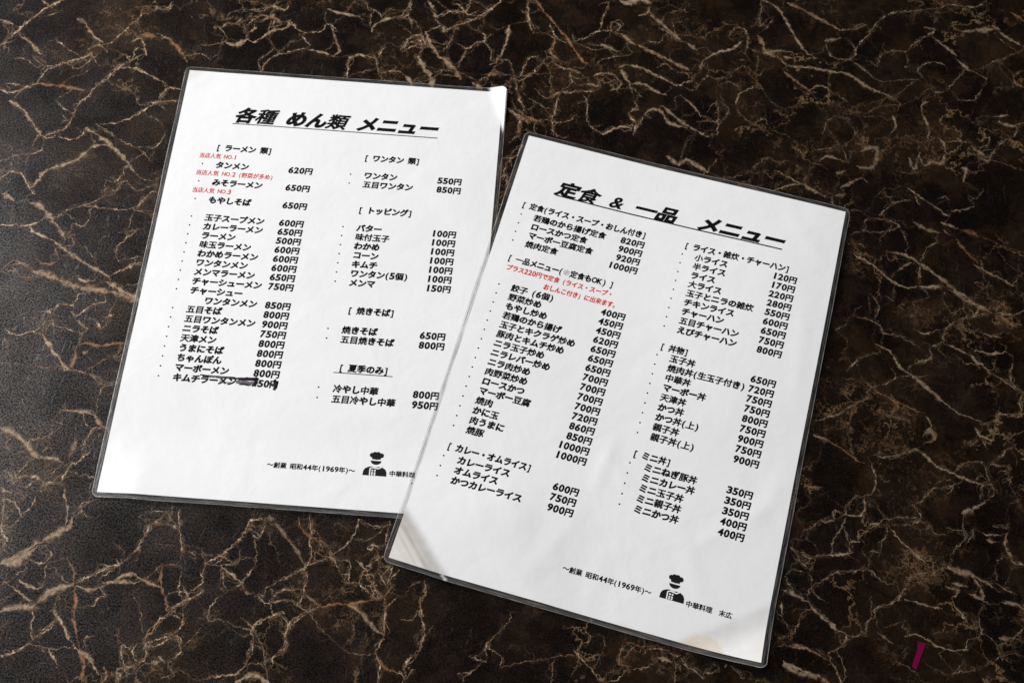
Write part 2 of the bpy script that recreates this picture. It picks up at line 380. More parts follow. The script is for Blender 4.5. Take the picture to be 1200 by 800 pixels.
# vein lines of the marble, mm on the table: kind width tone strength x,y ...
VEINS = """
b 2.86 0.12 1.00 -362.1,551.6 -353.3,548.7
k 3.44 0.12 1.00 -356.9,529.5 -351.8,537.1 -346.2,547.8 -339.8,555.7 -331.3,564.6 -323.0,572.1
b 2.84 0.12 1.00 -346.6,539.7 -337.2,534.0 -328.9,525.4
l 1.13 0.12 1.00 -344.8,519.7 -338.7,520.3 -330.7,515.3
b 1.73 0.12 1.00 -338.5,570.7 -330.2,564.7
l 1.44 0.12 1.00 -333.4,555.6 -323.2,562.4
b 5.17 0.12 0.50 -310.9,556.8 -306.4,554.9 -303.9,553.7
b 2.28 0.12 1.00 -304.6,554.4 -297.1,543.3 -289.8,538.8
c 1.14 0.12 1.00 -268.1,570.9 -269.3,561.9 -273.4,555.6 -276.1,548.8 -281.1,541.8 -284.8,537.1 -293.6,534.9 -297.5,531.7
k 1.69 0.12 1.00 -293.0,532.1 -299.5,524.3 -305.8,521.6 -312.1,519.0 -317.1,515.7 -323.2,512.4 -324.2,506.6 -325.7,500.9
l 1.12 0.12 1.00 -333.7,523.5 -327.8,517.6 -320.6,516.1 -314.0,517.4
k 1.66 0.12 1.00 -325.7,500.9 -333.1,496.1 -341.2,492.0 -348.6,494.8
c 1.11 0.12 1.00 -349.0,496.2 -345.0,498.6 -337.1,498.6 -332.2,496.9
b 2.79 0.85 1.00 -325.7,500.9 -316.0,500.3 -304.6,499.9 -294.0,498.0
b 2.75 0.12 1.00 -340.3,485.8 -330.5,479.8 -322.9,470.9 -313.9,460.9
k 1.39 0.12 1.00 -270.7,523.9 -275.3,517.9 -278.6,511.9 -283.1,505.9 -287.6,499.9 -291.4,491.3 -294.2,488.3 -296.1,481.3 -297.4,474.4 -299.0,468.8 -303.8,465.1 -312.7,460.3
b 1.69 0.12 1.00 -275.3,517.9 -264.0,518.8 -254.0,514.0 -244.0,509.2
l 1.38 0.12 1.00 -311.6,488.2 -299.0,479.0
l 1.66 0.12 1.00 -229.0,495.2 -238.8,493.0 -248.2,489.4 -252.8,483.5 -258.6,479.0 -265.7,475.0 -274.2,472.9
c 1.11 0.12 1.00 -229.0,495.2 -248.8,492.1 -249.2,488.6 -258.6,479.0
c 1.40 0.12 1.00 -243.7,495.3 -241.3,501.1 -238.6,504.8 -230.5,504.1
b 5.73 0.85 1.00 -264.7,546.8 -260.0,546.2 -254.8,546.2
b 2.29 0.12 1.00 -269.5,541.3 -264.1,543.2 -258.8,530.7
b 2.85 0.85 1.00 -246.5,545.5 -237.5,536.8 -230.6,527.3
l 1.15 0.12 1.00 -254.7,549.1 -245.8,544.8
l 1.13 0.12 1.00 -320.9,538.3 -311.1,530.5 -300.7,524.9
l 0.84 0.70 1.00 -270.3,507.0 -265.3,496.3
l 1.37 0.12 1.00 -280.9,473.0 -273.3,468.3 -265.6,463.5
l 1.13 0.12 1.00 -309.8,519.2 -301.1,515.7 -291.9,526.4
l 0.84 0.12 1.00 -308.5,502.4 -304.1,508.3 -296.8,511.8 -293.2,516.3
b 2.32 0.12 0.50 -260.4,567.1 -258.6,570.2
c 1.16 0.12 1.00 -252.8,570.7 -250.1,568.7 -249.0,575.6
c 1.13 0.12 1.00 -268.2,522.7 -271.5,528.1 -278.0,531.9
c 1.14 0.12 1.00 -268.2,522.7 -265.8,534.4 -259.9,533.5
b 3.82 0.12 1.00 -286.7,468.5 -275.8,462.7 -264.2,453.7 -254.0,443.8 -249.4,437.6
l 0.81 0.12 1.00 -249.4,437.6 -240.8,431.8
l 1.36 0.12 1.00 -277.1,469.3 -263.0,461.2 -246.3,453.5 -240.0,445.7
c 1.37 0.12 1.00 -317.5,450.9 -314.6,459.5 -310.2,458.2 -304.4,460.3 -298.4,458.3 -287.9,460.9 -286.7,468.5
c 1.08 0.12 1.00 -335.1,438.0 -328.2,443.5 -318.9,445.0 -312.0,448.1 -311.1,453.1
c 1.34 0.12 1.00 -331.9,424.4 -327.9,430.4 -320.1,429.4 -313.8,422.7 -306.5,414.5
b 3.25 0.12 1.00 -312.1,420.9 -310.1,421.4 -306.2,431.4 -298.1,437.7 -288.2,442.6 -282.6,448.8 -278.3,455.0 -270.3,456.5
b 5.33 0.12 1.00 -328.4,414.3 -325.8,414.8 -320.4,410.2
b 3.71 0.12 1.00 -309.5,409.5 -302.3,407.7 -295.5,401.2 -288.5,393.9 -282.0,385.1
b 1.58 0.12 1.00 -324.2,391.8 -305.8,393.3 -297.8,399.4
b 1.57 0.12 1.00 -305.6,392.5 -301.9,388.2 -291.8,384.4 -283.9,378.9
b 3.13 0.12 1.00 -286.5,381.7 -282.6,379.0 -276.4,374.9 -261.6,366.9 -249.8,361.1
k 1.30 0.12 1.00 -250.0,361.8 -239.5,368.7 -228.9,375.6
b 5.16 0.35 1.00 -295.0,360.6 -283.3,357.7 -269.1,352.9 -255.7,351.0 -242.4,349.8 -229.8,345.6 -220.5,341.2
b 4.12 0.12 1.00 -251.7,357.2 -241.6,352.8 -230.1,347.1 -221.3,341.9
c 1.07 0.12 1.00 -292.3,399.1 -282.1,407.7 -269.5,411.9 -264.3,419.5 -264.8,429.1
l 1.07 0.12 1.00 -282.6,410.1 -270.3,409.5 -255.4,409.1 -244.8,409.9 -236.2,421.8 -229.8,423.9
c 1.08 0.12 1.00 -255.0,438.0 -255.0,434.7 -258.6,428.8 -265.8,430.6
l 1.07 0.12 1.00 -257.9,421.6 -255.3,429.0 -251.4,430.2 -244.7,423.5 -234.7,428.3 -229.5,429.5
l 1.07 0.12 1.00 -244.8,395.8 -243.2,408.5 -236.2,421.8
l 0.80 0.12 1.00 -244.8,409.9 -229.3,406.5
c 1.32 0.12 1.00 -250.7,392.3 -241.8,394.5 -240.1,392.3 -248.8,382.4 -246.9,372.6
c 1.06 0.12 1.00 -279.7,390.0 -279.6,396.2 -272.6,394.4 -270.1,401.6
b 1.56 0.85 1.00 -297.9,370.1 -287.8,366.4 -283.3,369.8
c 1.04 0.70 1.00 -316.5,359.6 -309.2,367.7 -300.1,362.4 -292.6,358.5
c 1.03 0.70 1.00 -309.8,364.7 -302.6,356.2 -291.3,358.6
l 1.09 0.12 1.00 -254.0,443.8 -245.9,451.8
c 1.10 0.12 1.00 -247.0,457.6 -239.9,456.5 -235.1,464.4 -234.6,469.5
l 1.08 0.12 1.00 -234.8,432.3 -228.5,439.3
c 1.05 0.70 1.00 -279.3,388.4 -275.4,382.6 -280.0,379.2
l 0.78 0.12 1.00 -259.0,361.1 -257.7,367.3 -263.1,374.4 -268.3,380.1
c 0.78 0.12 1.00 -240.4,373.1 -234.4,376.7 -237.2,370.4 -228.3,372.6
c 1.07 0.12 1.00 -266.0,408.2 -269.6,412.7
b 1.55 0.12 1.00 -268.7,360.4 -265.4,356.9 -258.3,357.5
k 1.04 0.12 1.00 -238.2,355.3 -232.0,357.3
b 2.04 0.12 1.00 -281.1,328.0 -280.8,334.5 -276.0,325.7
c 1.02 0.12 1.00 -276.0,325.7 -268.6,323.7 -260.2,322.4
c 1.01 0.12 1.00 -281.1,328.0 -285.0,324.4 -286.4,320.4
c 1.28 0.12 1.00 -278.8,333.3 -275.6,340.2 -267.4,340.1 -265.2,346.2 -261.0,348.6
c 1.28 0.12 1.00 -267.6,335.5 -263.8,333.8 -259.6,336.1 -253.8,341.8 -249.4,343.5 -250.4,348.1
b 1.52 0.12 1.00 -264.2,330.5 -255.4,324.1 -257.7,321.3
c 1.02 0.12 1.00 -259.4,329.6 -254.0,331.3 -247.1,326.0 -243.6,334.7 -247.1,331.9
l 1.03 0.12 1.00 -247.1,326.0 -244.4,330.1 -244.4,338.6 -241.9,344.1
c 1.52 0.12 1.00 -305.0,320.9 -299.7,318.1 -294.7,316.6 -291.8,318.7 -286.4,320.4 -281.3,318.2
b 2.01 0.12 1.00 -280.7,318.3 -275.2,311.7 -267.6,303.4 -260.7,297.6 -251.2,295.8
l 1.00 0.70 1.00 -302.2,299.5 -290.5,298.5 -275.5,297.7 -265.6,299.1
b 2.02 0.85 1.00 -251.2,295.8 -259.8,298.9 -258.6,306.6 -259.1,311.6 -254.1,315.2 -245.8,313.9 -237.1,316.5 -230.2,317.0
l 1.01 0.12 1.00 -249.3,297.8 -242.6,304.0 -235.2,307.1 -229.9,309.4
b 2.52 0.12 1.00 -254.9,308.1 -252.8,308.9
l 1.00 0.12 1.00 -239.7,273.2 -240.1,280.5 -237.4,289.4 -230.8,290.5
c 1.48 0.12 1.00 -261.8,271.6 -257.3,271.3 -250.5,271.2
b 2.46 0.12 1.00 -251.6,271.1 -246.1,271.5 -238.9,269.0
b 2.95 0.12 1.00 -240.1,269.5 -235.6,263.8 -230.7,261.8
l 0.75 0.12 1.00 -250.1,295.9 -236.5,290.7
b 3.41 0.12 1.00 -292.6,259.0 -283.9,255.5 -276.0,250.1
b 1.47 0.12 1.00 -261.9,264.3 -257.7,262.8
c 0.97 0.12 1.00 -273.3,252.7 -268.9,253.0 -267.5,256.7
b 2.90 0.12 1.00 -292.3,257.8 -281.4,253.8 -274.9,249.0 -269.0,242.6 -263.7,240.9 -257.0,241.4 -251.5,238.7
k 1.22 0.12 1.00 -229.9,262.9 -239.0,261.2 -240.8,255.7 -241.8,248.3
k 1.20 0.12 1.00 -236.9,248.6 -239.0,244.3 -244.1,240.8 -248.3,237.3 -249.1,232.1 -252.1,227.8 -256.6,226.4 -260.2,225.1 -260.4,221.6
l 0.72 0.12 1.00 -251.5,238.7 -257.0,232.6 -260.7,227.2
k 1.20 0.12 1.00 -277.2,224.9 -273.6,228.3 -265.9,228.8 -258.5,226.3
c 0.96 0.12 1.00 -277.2,224.9 -269.6,223.4 -263.8,228.0
l 0.72 0.12 1.00 -269.2,241.0 -274.7,233.3 -277.6,227.0
c 0.96 0.12 1.00 -286.0,231.5 -281.9,230.8 -277.6,227.0
l 0.72 0.12 1.00 -247.6,234.3 -239.4,232.3 -230.0,231.4
b 3.34 0.12 1.00 -283.9,222.4 -277.3,219.3
c 0.95 0.12 1.00 -262.5,217.9 -264.0,211.7 -267.6,206.4
l 0.71 0.12 1.00 -267.6,206.4 -271.9,200.1
b 1.43 0.12 1.00 -280.3,215.6 -273.0,213.1 -267.6,206.4
k 1.41 0.12 1.00 -280.5,216.6 -278.4,205.6 -277.0,197.8 -272.4,192.2 -273.8,188.2 -275.2,186.1
b 1.19 0.12 1.00 -247.6,224.0 -245.4,217.1 -243.1,211.2 -242.5,201.2
b 4.70 0.12 1.00 -273.4,178.5 -266.8,182.3 -259.5,187.7 -252.2,193.6 -245.6,198.0 -240.1,201.4 -239.7,206.4
l 0.95 0.12 1.00 -239.7,206.4 -235.1,211.7 -236.7,214.6 -229.7,218.2
l 0.95 0.12 1.00 -236.7,214.6 -233.9,210.8 -229.3,207.1
c 1.17 0.12 1.00 -250.4,189.8 -246.4,184.2 -251.3,181.0 -259.2,182.4
b 2.43 0.12 0.60 -249.4,242.5 -248.0,249.9 -247.9,254.1
l 0.73 0.12 1.00 -273.2,252.3 -266.5,253.3 -258.3,260.8
b 5.61 0.12 1.00 -273.3,178.0 -264.5,180.5 -259.7,184.8 -254.2,189.5
b 4.61 0.12 1.00 -267.3,152.7 -260.4,155.1 -249.6,156.8 -245.5,163.2 -239.7,166.9 -231.8,169.4
b 2.32 0.12 1.00 -229.9,169.0 -222.0,167.2 -215.8,169.1 -210.7,171.8 -201.5,177.7 -192.4,174.0 -183.4,171.3
b 2.33 0.12 1.00 -215.4,171.5 -208.0,172.5 -196.9,173.2 -193.6,175.4
k 1.40 0.12 1.00 -197.9,193.5 -202.6,188.3 -209.1,182.5 -213.3,179.8 -220.1,176.4 -225.1,173.2 -231.1,170.4
c 0.93 0.12 1.00 -218.2,171.7 -216.2,175.7 -211.2,179.0
c 0.93 0.12 1.00 -210.7,185.8 -209.1,182.5 -215.3,180.6 -220.4,182.2
c 1.15 0.12 1.00 -217.9,169.9 -212.1,164.6 -216.3,162.4 -216.5,158.6 -221.1,158.3
b 1.82 0.85 1.00 -230.1,168.1 -227.8,161.6 -227.4,153.1 -223.3,142.3 -219.6,133.4 -216.3,126.4 -215.3,117.4
b 1.59 0.12 1.00 -239.0,155.2 -230.4,145.5 -222.9,135.9 -214.3,130.1 -207.4,123.3
b 3.17 0.12 1.00 -219.8,134.3 -212.4,129.8
k 1.81 0.12 1.00 -261.6,128.7 -253.1,131.6 -246.4,138.4
c 1.60 0.12 1.00 -246.4,138.4 -248.6,144.2 -248.7,152.6 -250.4,156.2
c 1.14 0.12 1.00 -246.4,138.4 -241.9,142.9 -238.0,144.1 -236.0,149.8
c 0.91 0.12 1.00 -245.7,143.5 -241.4,144.7 -236.6,148.3 -237.0,154.4
b 1.39 0.12 1.00 -251.3,159.9 -254.0,159.8 -262.9,165.8 -267.2,168.3
l 0.93 0.12 1.00 -270.5,166.2 -265.7,169.9 -258.8,176.6
b 1.85 0.12 1.00 -261.1,170.2 -253.7,166.4 -248.6,166.8
b 1.40 0.85 1.00 -237.8,183.9 -231.3,175.6 -231.4,171.8
c 0.93 0.12 1.00 -243.2,178.6 -239.6,175.0 -235.1,171.5
l 0.91 0.12 1.00 -248.6,136.0 -235.3,134.1 -226.6,136.1
l 0.92 0.12 1.00 -237.6,163.7 -238.5,157.1 -240.0,155.1
l 0.69 0.12 1.00 -248.3,180.2 -246.5,169.8
b 1.39 0.85 1.00 -185.2,183.7 -183.3,173.2 -179.3,164.0 -177.2,157.6
l 0.70 0.12 1.00 -192.5,174.5 -185.2,183.7
k 1.37 0.12 1.00 -175.3,157.7 -180.9,152.6 -184.6,147.7 -187.2,141.5
c 1.13 0.12 1.00 -187.2,141.5 -184.8,138.5 -185.1,133.0 -189.4,129.1 -197.2,126.7 -196.7,119.6
l 0.69 0.12 1.00 -198.0,166.5 -192.6,160.2 -188.9,148.3 -187.7,142.0
c 0.91 0.12 1.00 -187.2,141.5 -191.9,137.1 -189.0,131.8 -185.4,132.1
c 0.91 0.12 1.00 -192.7,122.5 -198.8,134.8 -197.7,138.5 -194.6,136.9
c 0.91 0.12 1.00 -183.9,138.6 -177.8,140.8 -173.3,146.6
b 5.44 0.12 0.80 -181.0,130.6 -179.3,131.1 -177.5,131.7
b 1.36 0.12 1.00 -177.6,134.4 -174.4,131.9
l 0.68 0.12 1.00 -196.9,120.5 -187.9,126.0 -184.2,130.3
b 1.35 0.85 1.00 -205.5,127.1 -202.6,121.9 -205.5,118.1
k 1.13 0.12 1.00 -202.0,123.7 -196.5,123.2 -197.4,118.7
c 0.91 0.12 1.00 -218.3,136.2 -218.4,140.8 -214.0,142.0
b 1.36 0.12 1.00 -237.1,134.0 -233.6,130.6 -230.7,125.4
k 1.19 0.12 1.00 -200.4,191.5 -197.3,201.4 -194.5,206.8 -185.8,207.4
c 0.96 0.12 1.00 -185.8,207.4 -184.3,216.8
l 0.95 0.12 1.00 -202.7,210.2 -197.1,213.9 -187.0,213.9
c 0.94 0.12 1.00 -181.7,216.3 -178.9,204.0 -174.9,192.0 -174.3,188.8
l 0.95 0.12 1.00 -184.5,207.5 -179.7,205.3
l 0.71 0.12 1.00 -175.7,196.4 -164.7,194.6 -162.8,190.9
k 1.42 0.12 1.00 -140.7,213.3 -141.5,206.7 -146.6,198.5 -153.1,192.2 -160.9,186.6
c 1.40 0.12 1.00 -160.9,186.6 -162.6,178.2 -161.3,174.5 -165.8,171.7
c 1.19 0.12 1.00 -130.2,215.3 -138.7,212.8 -141.7,208.0
c 0.95 0.12 1.00 -139.2,207.5 -134.1,203.3 -132.1,211.3
b 3.81 0.12 0.60 -138.5,207.5 -133.8,205.3
k 1.61 0.12 1.00 -159.7,172.1 -161.5,168.3 -168.8,164.0 -178.0,157.2 -184.6,147.0 -186.5,140.8
c 1.13 0.12 1.00 -186.5,140.8 -184.3,132.6 -188.9,131.1
l 0.70 0.12 1.00 -159.3,169.7 -168.4,165.3
l 0.93 0.12 1.00 -136.4,201.8 -133.4,189.8 -138.5,178.6 -140.6,176.0 -152.6,166.4 -154.5,155.8 -147.2,155.7 -136.9,152.7 -130.0,151.3
b 1.87 0.12 1.00 -152.6,185.3 -146.3,181.2 -140.8,177.2
l 0.93 0.12 1.00 -152.6,185.3 -149.3,176.6 -146.8,172.4
l 0.71 0.12 1.00 -144.3,196.1 -142.9,191.0 -146.0,187.0 -159.5,186.0
l 0.70 0.12 1.00 -173.0,181.3 -173.3,172.4 -169.4,164.0
c 0.92 0.12 1.00 -169.3,160.3 -168.2,153.6 -173.4,145.3 -181.9,142.3
c 0.91 0.12 1.00 -176.0,146.4 -168.4,144.4 -167.9,134.9 -170.8,131.1 -168.6,125.3 -172.9,122.7
b 1.86 0.12 1.00 -197.4,175.8 -192.2,174.3 -183.0,171.1
b 2.37 0.12 0.60 -125.9,211.7 -118.5,204.4 -111.1,195.8 -107.2,190.3
l 0.93 0.12 1.00 -106.3,187.9 -113.1,182.9 -124.5,175.8 -126.2,170.7
c 1.16 0.12 1.00 -131.2,171.0 -123.0,166.0 -119.9,161.2
l 0.93 0.12 1.00 -123.2,167.2 -114.8,168.4 -105.9,166.5
k 1.14 0.12 1.00 -113.7,161.0 -118.6,160.7 -125.5,157.8 -129.5,152.0 -128.1,142.4 -130.4,133.8 -135.6,128.7 -142.4,125.9 -151.6,124.1
l 1.14 0.12 1.00 -125.8,147.4 -121.4,138.0 -119.1,130.4
c 0.92 0.12 1.00 -119.1,130.4 -115.9,133.6 -116.0,138.4 -111.3,143.5 -112.1,149.5 -109.3,155.8 -101.7,162.5
b 3.26 0.12 0.70 -136.8,171.8 -134.3,171.4
b 4.79 0.12 0.60 -130.6,214.0 -128.2,214.4
b 4.08 0.12 1.00 -134.7,122.9 -128.1,126.9 -123.4,127.2 -116.9,124.1
l 0.68 0.12 1.00 -131.4,132.6 -124.4,134.2 -119.2,131.0
l 0.70 0.12 1.00 -178.7,168.3 -172.9,170.0 -166.6,169.2
c 0.93 0.12 1.00 -121.1,169.8 -116.8,173.9 -107.1,175.2
b 2.35 0.12 1.00 -164.3,192.1 -162.5,189.0
k 1.43 0.12 1.00 -107.5,217.3 -104.7,210.0 -105.7,203.7 -104.0,195.2 -106.0,187.8
k 1.40 0.12 1.00 -106.0,187.8 -103.4,181.9 -106.2,172.1 -105.4,166.3 -101.6,163.6
c 1.19 0.70 1.00 -113.5,216.9 -109.3,208.4 -97.1,201.9 -91.6,196.1
b 3.31 0.40 1.00 -93.4,196.6 -89.9,192.6
b 1.40 0.85 1.00 -101.6,163.6 -93.8,167.1 -88.2,168.7 -77.8,170.0 -66.3,172.5 -61.1,173.5
b 1.20 0.12 1.00 -79.8,218.1 -80.6,209.2 -88.3,198.8
b 1.65 0.12 1.00 -78.8,194.0 -71.7,189.0
c 0.94 0.12 1.00 -61.7,173.5 -58.7,177.8 -61.6,183.6 -64.4,187.1
c 0.94 0.12 1.00 -54.1,190.8 -57.1,185.2 -58.7,183.8
c 0.94 0.12 1.00 -57.8,192.4 -59.2,182.6 -56.6,181.0 -59.7,176.6
c 0.94 0.12 1.00 -66.5,173.7 -74.4,181.5 -73.8,186.4 -68.8,195.3 -67.9,197.8
c 0.94 0.12 1.00 -71.8,179.3 -66.5,173.7 -71.4,186.6
c 0.94 0.12 1.00 -66.1,180.9 -63.1,175.1 -67.1,179.6 -68.9,185.5 -74.8,185.1
c 0.95 0.12 1.00 -61.6,218.1 -63.0,208.0 -63.2,198.1 -68.7,194.1
c 0.71 0.12 1.00 -66.7,197.9 -64.9,191.9 -60.0,191.0 -63.1,186.0
k 1.62 0.12 1.00 -61.1,173.5 -59.4,168.3 -59.1,160.1 -57.9,154.3 -62.3,145.9 -61.8,141.4
b 1.60 0.85 1.00 -61.9,142.5 -56.7,137.2 -50.7,134.7
k 1.37 0.12 1.00 -50.7,134.7 -45.9,132.2 -45.5,128.9
c 1.37 0.12 1.00 -59.4,140.4 -57.6,134.8 -59.2,128.0
b 2.55 0.12 0.80 -80.0,169.2 -72.5,165.0 -67.2,159.5 -59.1,154.2
b 2.33 0.12 0.50 -104.0,172.9 -95.0,167.0
k 0.94 0.12 1.00 -38.9,185.2 -38.6,178.0 -40.3,170.8 -37.6,160.4 -38.1,147.6
k 1.14 0.12 1.00 -38.1,147.6 -45.3,137.9 -44.9,133.4
l 0.69 0.12 0.70 -100.2,161.9 -90.9,153.2 -75.8,142.7 -62.0,143.1
c 0.94 0.12 1.00 -88.8,193.3 -80.5,193.2 -82.2,182.2 -74.4,181.5
c 0.95 0.70 1.00 -101.6,190.5 -99.6,198.0 -90.2,194.4
b 1.18 0.85 1.00 -103.1,197.8 -96.1,194.6 -92.6,194.8
c 1.15 0.12 1.00 -101.6,163.6 -109.0,157.8 -111.3,149.5 -110.3,142.7 -116.5,137.7
l 0.93 0.12 1.00 -120.9,167.6 -114.1,169.2 -105.6,167.4
l 0.71 0.12 1.00 -122.4,178.2 -112.5,183.7 -106.0,187.8
l 0.95 0.12 1.00 -106.0,188.4 -95.9,192.8
l 0.71 0.12 1.00 -85.5,185.6 -89.8,191.4
b 1.43 0.12 1.00 -73.0,201.1 -70.5,200.1 -70.2,202.5
b 1.37 0.12 1.00 -42.7,134.7 -40.5,136.2
c 0.70 0.12 1.00 -120.0,161.7 -114.1,161.0 -109.6,154.3
l 0.70 0.12 1.00 -121.4,171.1 -117.0,173.8 -109.0,174.9
l 1.17 0.12 1.00 13.5,171.4 9.1,170.4 9.3,165.9 -2.3,152.6 -1.7,143.9
b 1.84 0.12 1.00 -10.6,145.4 -3.1,143.5
l 0.92 0.12 1.00 -15.3,131.4 -8.6,138.3
b 1.83 0.12 1.00 -17.2,136.3 -15.4,135.7
l 0.69 0.70 1.00 5.1,140.7 18.7,144.5 33.2,147.7 46.3,150.0
b 1.39 0.30 1.00 45.5,152.2 52.3,145.4 56.9,140.6
l 0.92 0.12 1.00 34.0,147.0 33.8,134.8
k 1.16 0.70 1.00 72.5,160.6 69.8,148.7 75.7,146.2
c 0.93 0.70 1.00 71.3,147.4 77.0,156.5 82.9,156.9
c 0.93 0.12 1.00 77.2,144.9 84.5,146.8 90.3,149.4
b 2.79 0.12 1.00 90.3,151.6 97.7,149.9
b 2.78 0.12 1.00 103.5,150.3 107.9,147.0
b 1.39 0.12 1.00 107.9,147.0 115.2,142.4
l 0.92 0.12 1.00 100.6,149.4 99.9,139.2
c 0.92 0.12 1.00 61.4,136.6 68.6,138.5 72.9,143.1
c 0.70 0.12 1.00 50.2,163.5 53.2,160.8 49.0,154.6
l 0.70 0.12 1.00 60.8,153.9 62.1,159.9
c 0.93 0.12 1.00 82.9,152.5 85.8,157.1 96.1,154.9 102.0,153.8
c 0.93 0.12 1.00 115.2,144.6 122.6,148.0 121.1,150.8
b 1.84 0.85 1.00 59.2,136.5 61.3,138.8
b 4.01 0.12 1.00 -208.9,545.8 -201.6,543.5 -193.1,548.6
k 1.73 0.12 1.00 -193.0,547.9 -187.1,547.7 -181.0,553.3 -177.0,558.0 -169.4,561.7 -166.7,567.8
l 1.45 0.12 1.00 -166.7,567.8 -159.7,559.5 -153.8,558.6 -144.6,560.1 -140.8,567.1 -133.2,561.8
k 1.45 0.12 1.00 -212.9,556.4 -209.3,562.6 -203.3,561.7 -200.5,566.4
c 1.15 0.12 1.00 -206.9,548.1 -210.2,553.7 -214.6,559.2
k 1.45 0.12 1.00 -196.1,560.8 -190.1,567.3 -185.9,570.6 -178.7,569.7 -173.5,565.7 -168.8,566.1
c 1.16 0.12 1.00 -187.3,564.5 -183.1,567.9 -176.2,568.5 -171.9,562.9 -178.6,560.9
c 1.16 0.12 1.00 -195.2,555.0 -189.9,558.4 -190.6,562.8
k 1.17 0.12 1.00 -195.8,574.2 -186.5,575.0 -180.2,580.1 -170.3,576.4 -169.2,585.6
k 1.17 0.12 1.00 -183.9,581.3 -174.9,576.0
c 1.43 0.12 1.00 -179.8,521.7 -178.6,528.9 -172.8,536.6 -165.2,540.1 -155.3,543.9 -149.6,544.4
b 2.01 0.12 1.00 -150.7,544.3 -142.3,542.1 -134.0,539.9
c 1.44 0.12 1.00 -159.3,556.6 -155.3,552.6 -150.6,547.9 -153.2,545.5
b 2.05 0.12 1.00 -142.4,579.6 -132.6,576.7 -120.6,574.8
c 1.43 0.12 1.00 -124.9,522.1 -123.5,529.3 -123.2,536.5 -117.0,542.8
l 0.87 0.12 0.60 -204.2,582.5 -200.7,575.3 -208.2,570.9
b 4.04 0.85 1.00 -217.6,556.7 -214.9,557.7
b 3.52 0.85 0.60 -129.3,578.5 -126.5,584.8 -123.5,589.6
b 1.73 0.12 0.60 -138.3,565.8 -133.3,553.0 -130.1,546.0 -132.8,540.0
b 2.32 0.12 0.60 -261.2,571.5 -253.7,569.2 -250.8,572.4
c 0.84 0.12 1.00 -242.3,494.0 -240.5,502.5 -235.3,505.1
c 0.86 0.12 1.00 -233.1,531.4 -221.9,533.8 -215.6,530.1
c 0.86 0.12 0.70 -223.1,540.9 -216.5,543.0 -207.6,545.2
c 1.44 0.12 1.00 -122.6,522.3 -122.7,532.3 -121.4,541.0 -114.7,543.0 -103.9,539.6
k 1.73 0.12 1.00 -103.9,539.6 -102.4,547.0 -100.5,551.5
c 1.43 0.12 1.00 -103.9,539.6 -102.0,532.6 -99.9,524.2
l 1.17 0.12 1.00 -111.6,567.4 -112.5,575.5 -109.6,581.7 -102.9,574.1
b 2.63 0.12 1.00 -109.9,562.4 -109.8,567.6 -102.8,573.4 -94.9,576.3
k 1.47 0.12 1.00 -92.5,575.7 -86.9,578.5 -85.6,583.8 -85.9,592.9
b 4.06 0.30 1.00 -73.4,566.3 -69.6,557.0 -62.8,546.0
b 5.18 0.30 1.00 -64.0,545.9 -54.2,539.5 -48.4,532.9
b 3.44 0.85 1.00 -50.3,534.1 -47.0,528.7
b 4.01 0.12 1.00 -76.6,544.8 -71.0,533.8 -67.2,529.8 -65.0,518.7
b 3.42 0.12 1.00 -83.1,527.8 -78.2,519.0
b 4.57 0.12 1.00 -38.2,526.6 -32.1,521.5
k 1.45 0.12 1.00 -88.6,548.1 -83.9,560.2 -75.9,562.4 -73.0,555.3 -79.8,553.3 -87.4,548.2
c 1.16 0.12 1.00 -83.5,555.8 -77.9,557.8 -73.9,552.3
k 1.47 0.12 1.00 -62.3,566.5 -52.3,573.3 -38.8,581.9 -29.9,590.2 -23.4,598.3
k 1.48 0.12 1.00 -66.9,579.5 -57.9,584.7 -48.7,587.1 -44.6,596.5
c 1.18 0.12 1.00 -58.5,592.2 -51.2,589.8 -46.0,582.8 -39.1,586.4
c 1.17 0.12 1.00 -61.1,566.6 -63.9,572.3 -72.7,565.6
c 1.46 0.12 1.00 -51.0,557.2 -43.8,554.9 -37.2,559.8 -33.8,561.6 -33.1,567.5 -39.1,570.0
c 1.16 0.12 1.00 -33.8,561.6 -28.7,554.7 -26.9,546.2
c 1.16 0.12 1.00 -54.1,567.2 -55.9,559.7 -59.7,550.6
b 2.91 0.12 1.00 -16.6,576.4 -18.5,560.0 -20.3,551.1
b 2.95 0.12 1.00 -74.7,593.8 -71.2,588.1 -68.0,584.6
b 2.35 0.12 1.00 -69.4,580.7 -66.9,579.5
k 1.44 0.12 1.00 -34.8,526.9 -28.2,531.7 -23.9,536.4 -16.9,534.1
b 3.45 0.85 1.00 -27.2,533.2 -22.6,534.3
l 1.43 0.12 1.00 -14.0,544.4 -11.2,536.0 -6.7,518.0 -2.6,507.2
b 2.83 0.40 1.00 -13.9,506.3 -5.6,500.0 0.2,497.1
k 1.70 0.70 1.00 -5.6,500.0 0.1,499.1 10.4,497.3
l 1.14 0.12 1.00 0.3,516.5 12.1,509.1
k 1.47 0.12 1.00 -5.6,599.9 -5.1,590.9 -3.4,582.0 -0.5,571.8
b 1.77 0.85 1.00 0.3,600.4 8.1,587.5
c 1.16 0.12 1.00 -6.5,533.6 -1.5,548.3 4.1,551.7
c 1.16 0.12 1.00 -28.9,541.7 -24.4,543.5 -21.3,549.5
c 1.15 0.12 1.00 -5.1,530.8 1.4,537.1 10.0,550.8
b 2.32 0.12 0.60 -48.6,541.4 -44.7,551.9
b 1.71 0.12 1.00 -7.8,517.9 -5.2,512.5
k 1.41 0.70 1.00 -5.8,485.0 -4.1,493.3 -3.4,500.2
c 1.12 0.12 1.00 -0.6,490.9 6.3,488.7
c 1.14 0.12 0.70 -75.8,523.4 -66.8,525.6 -58.4,534.9
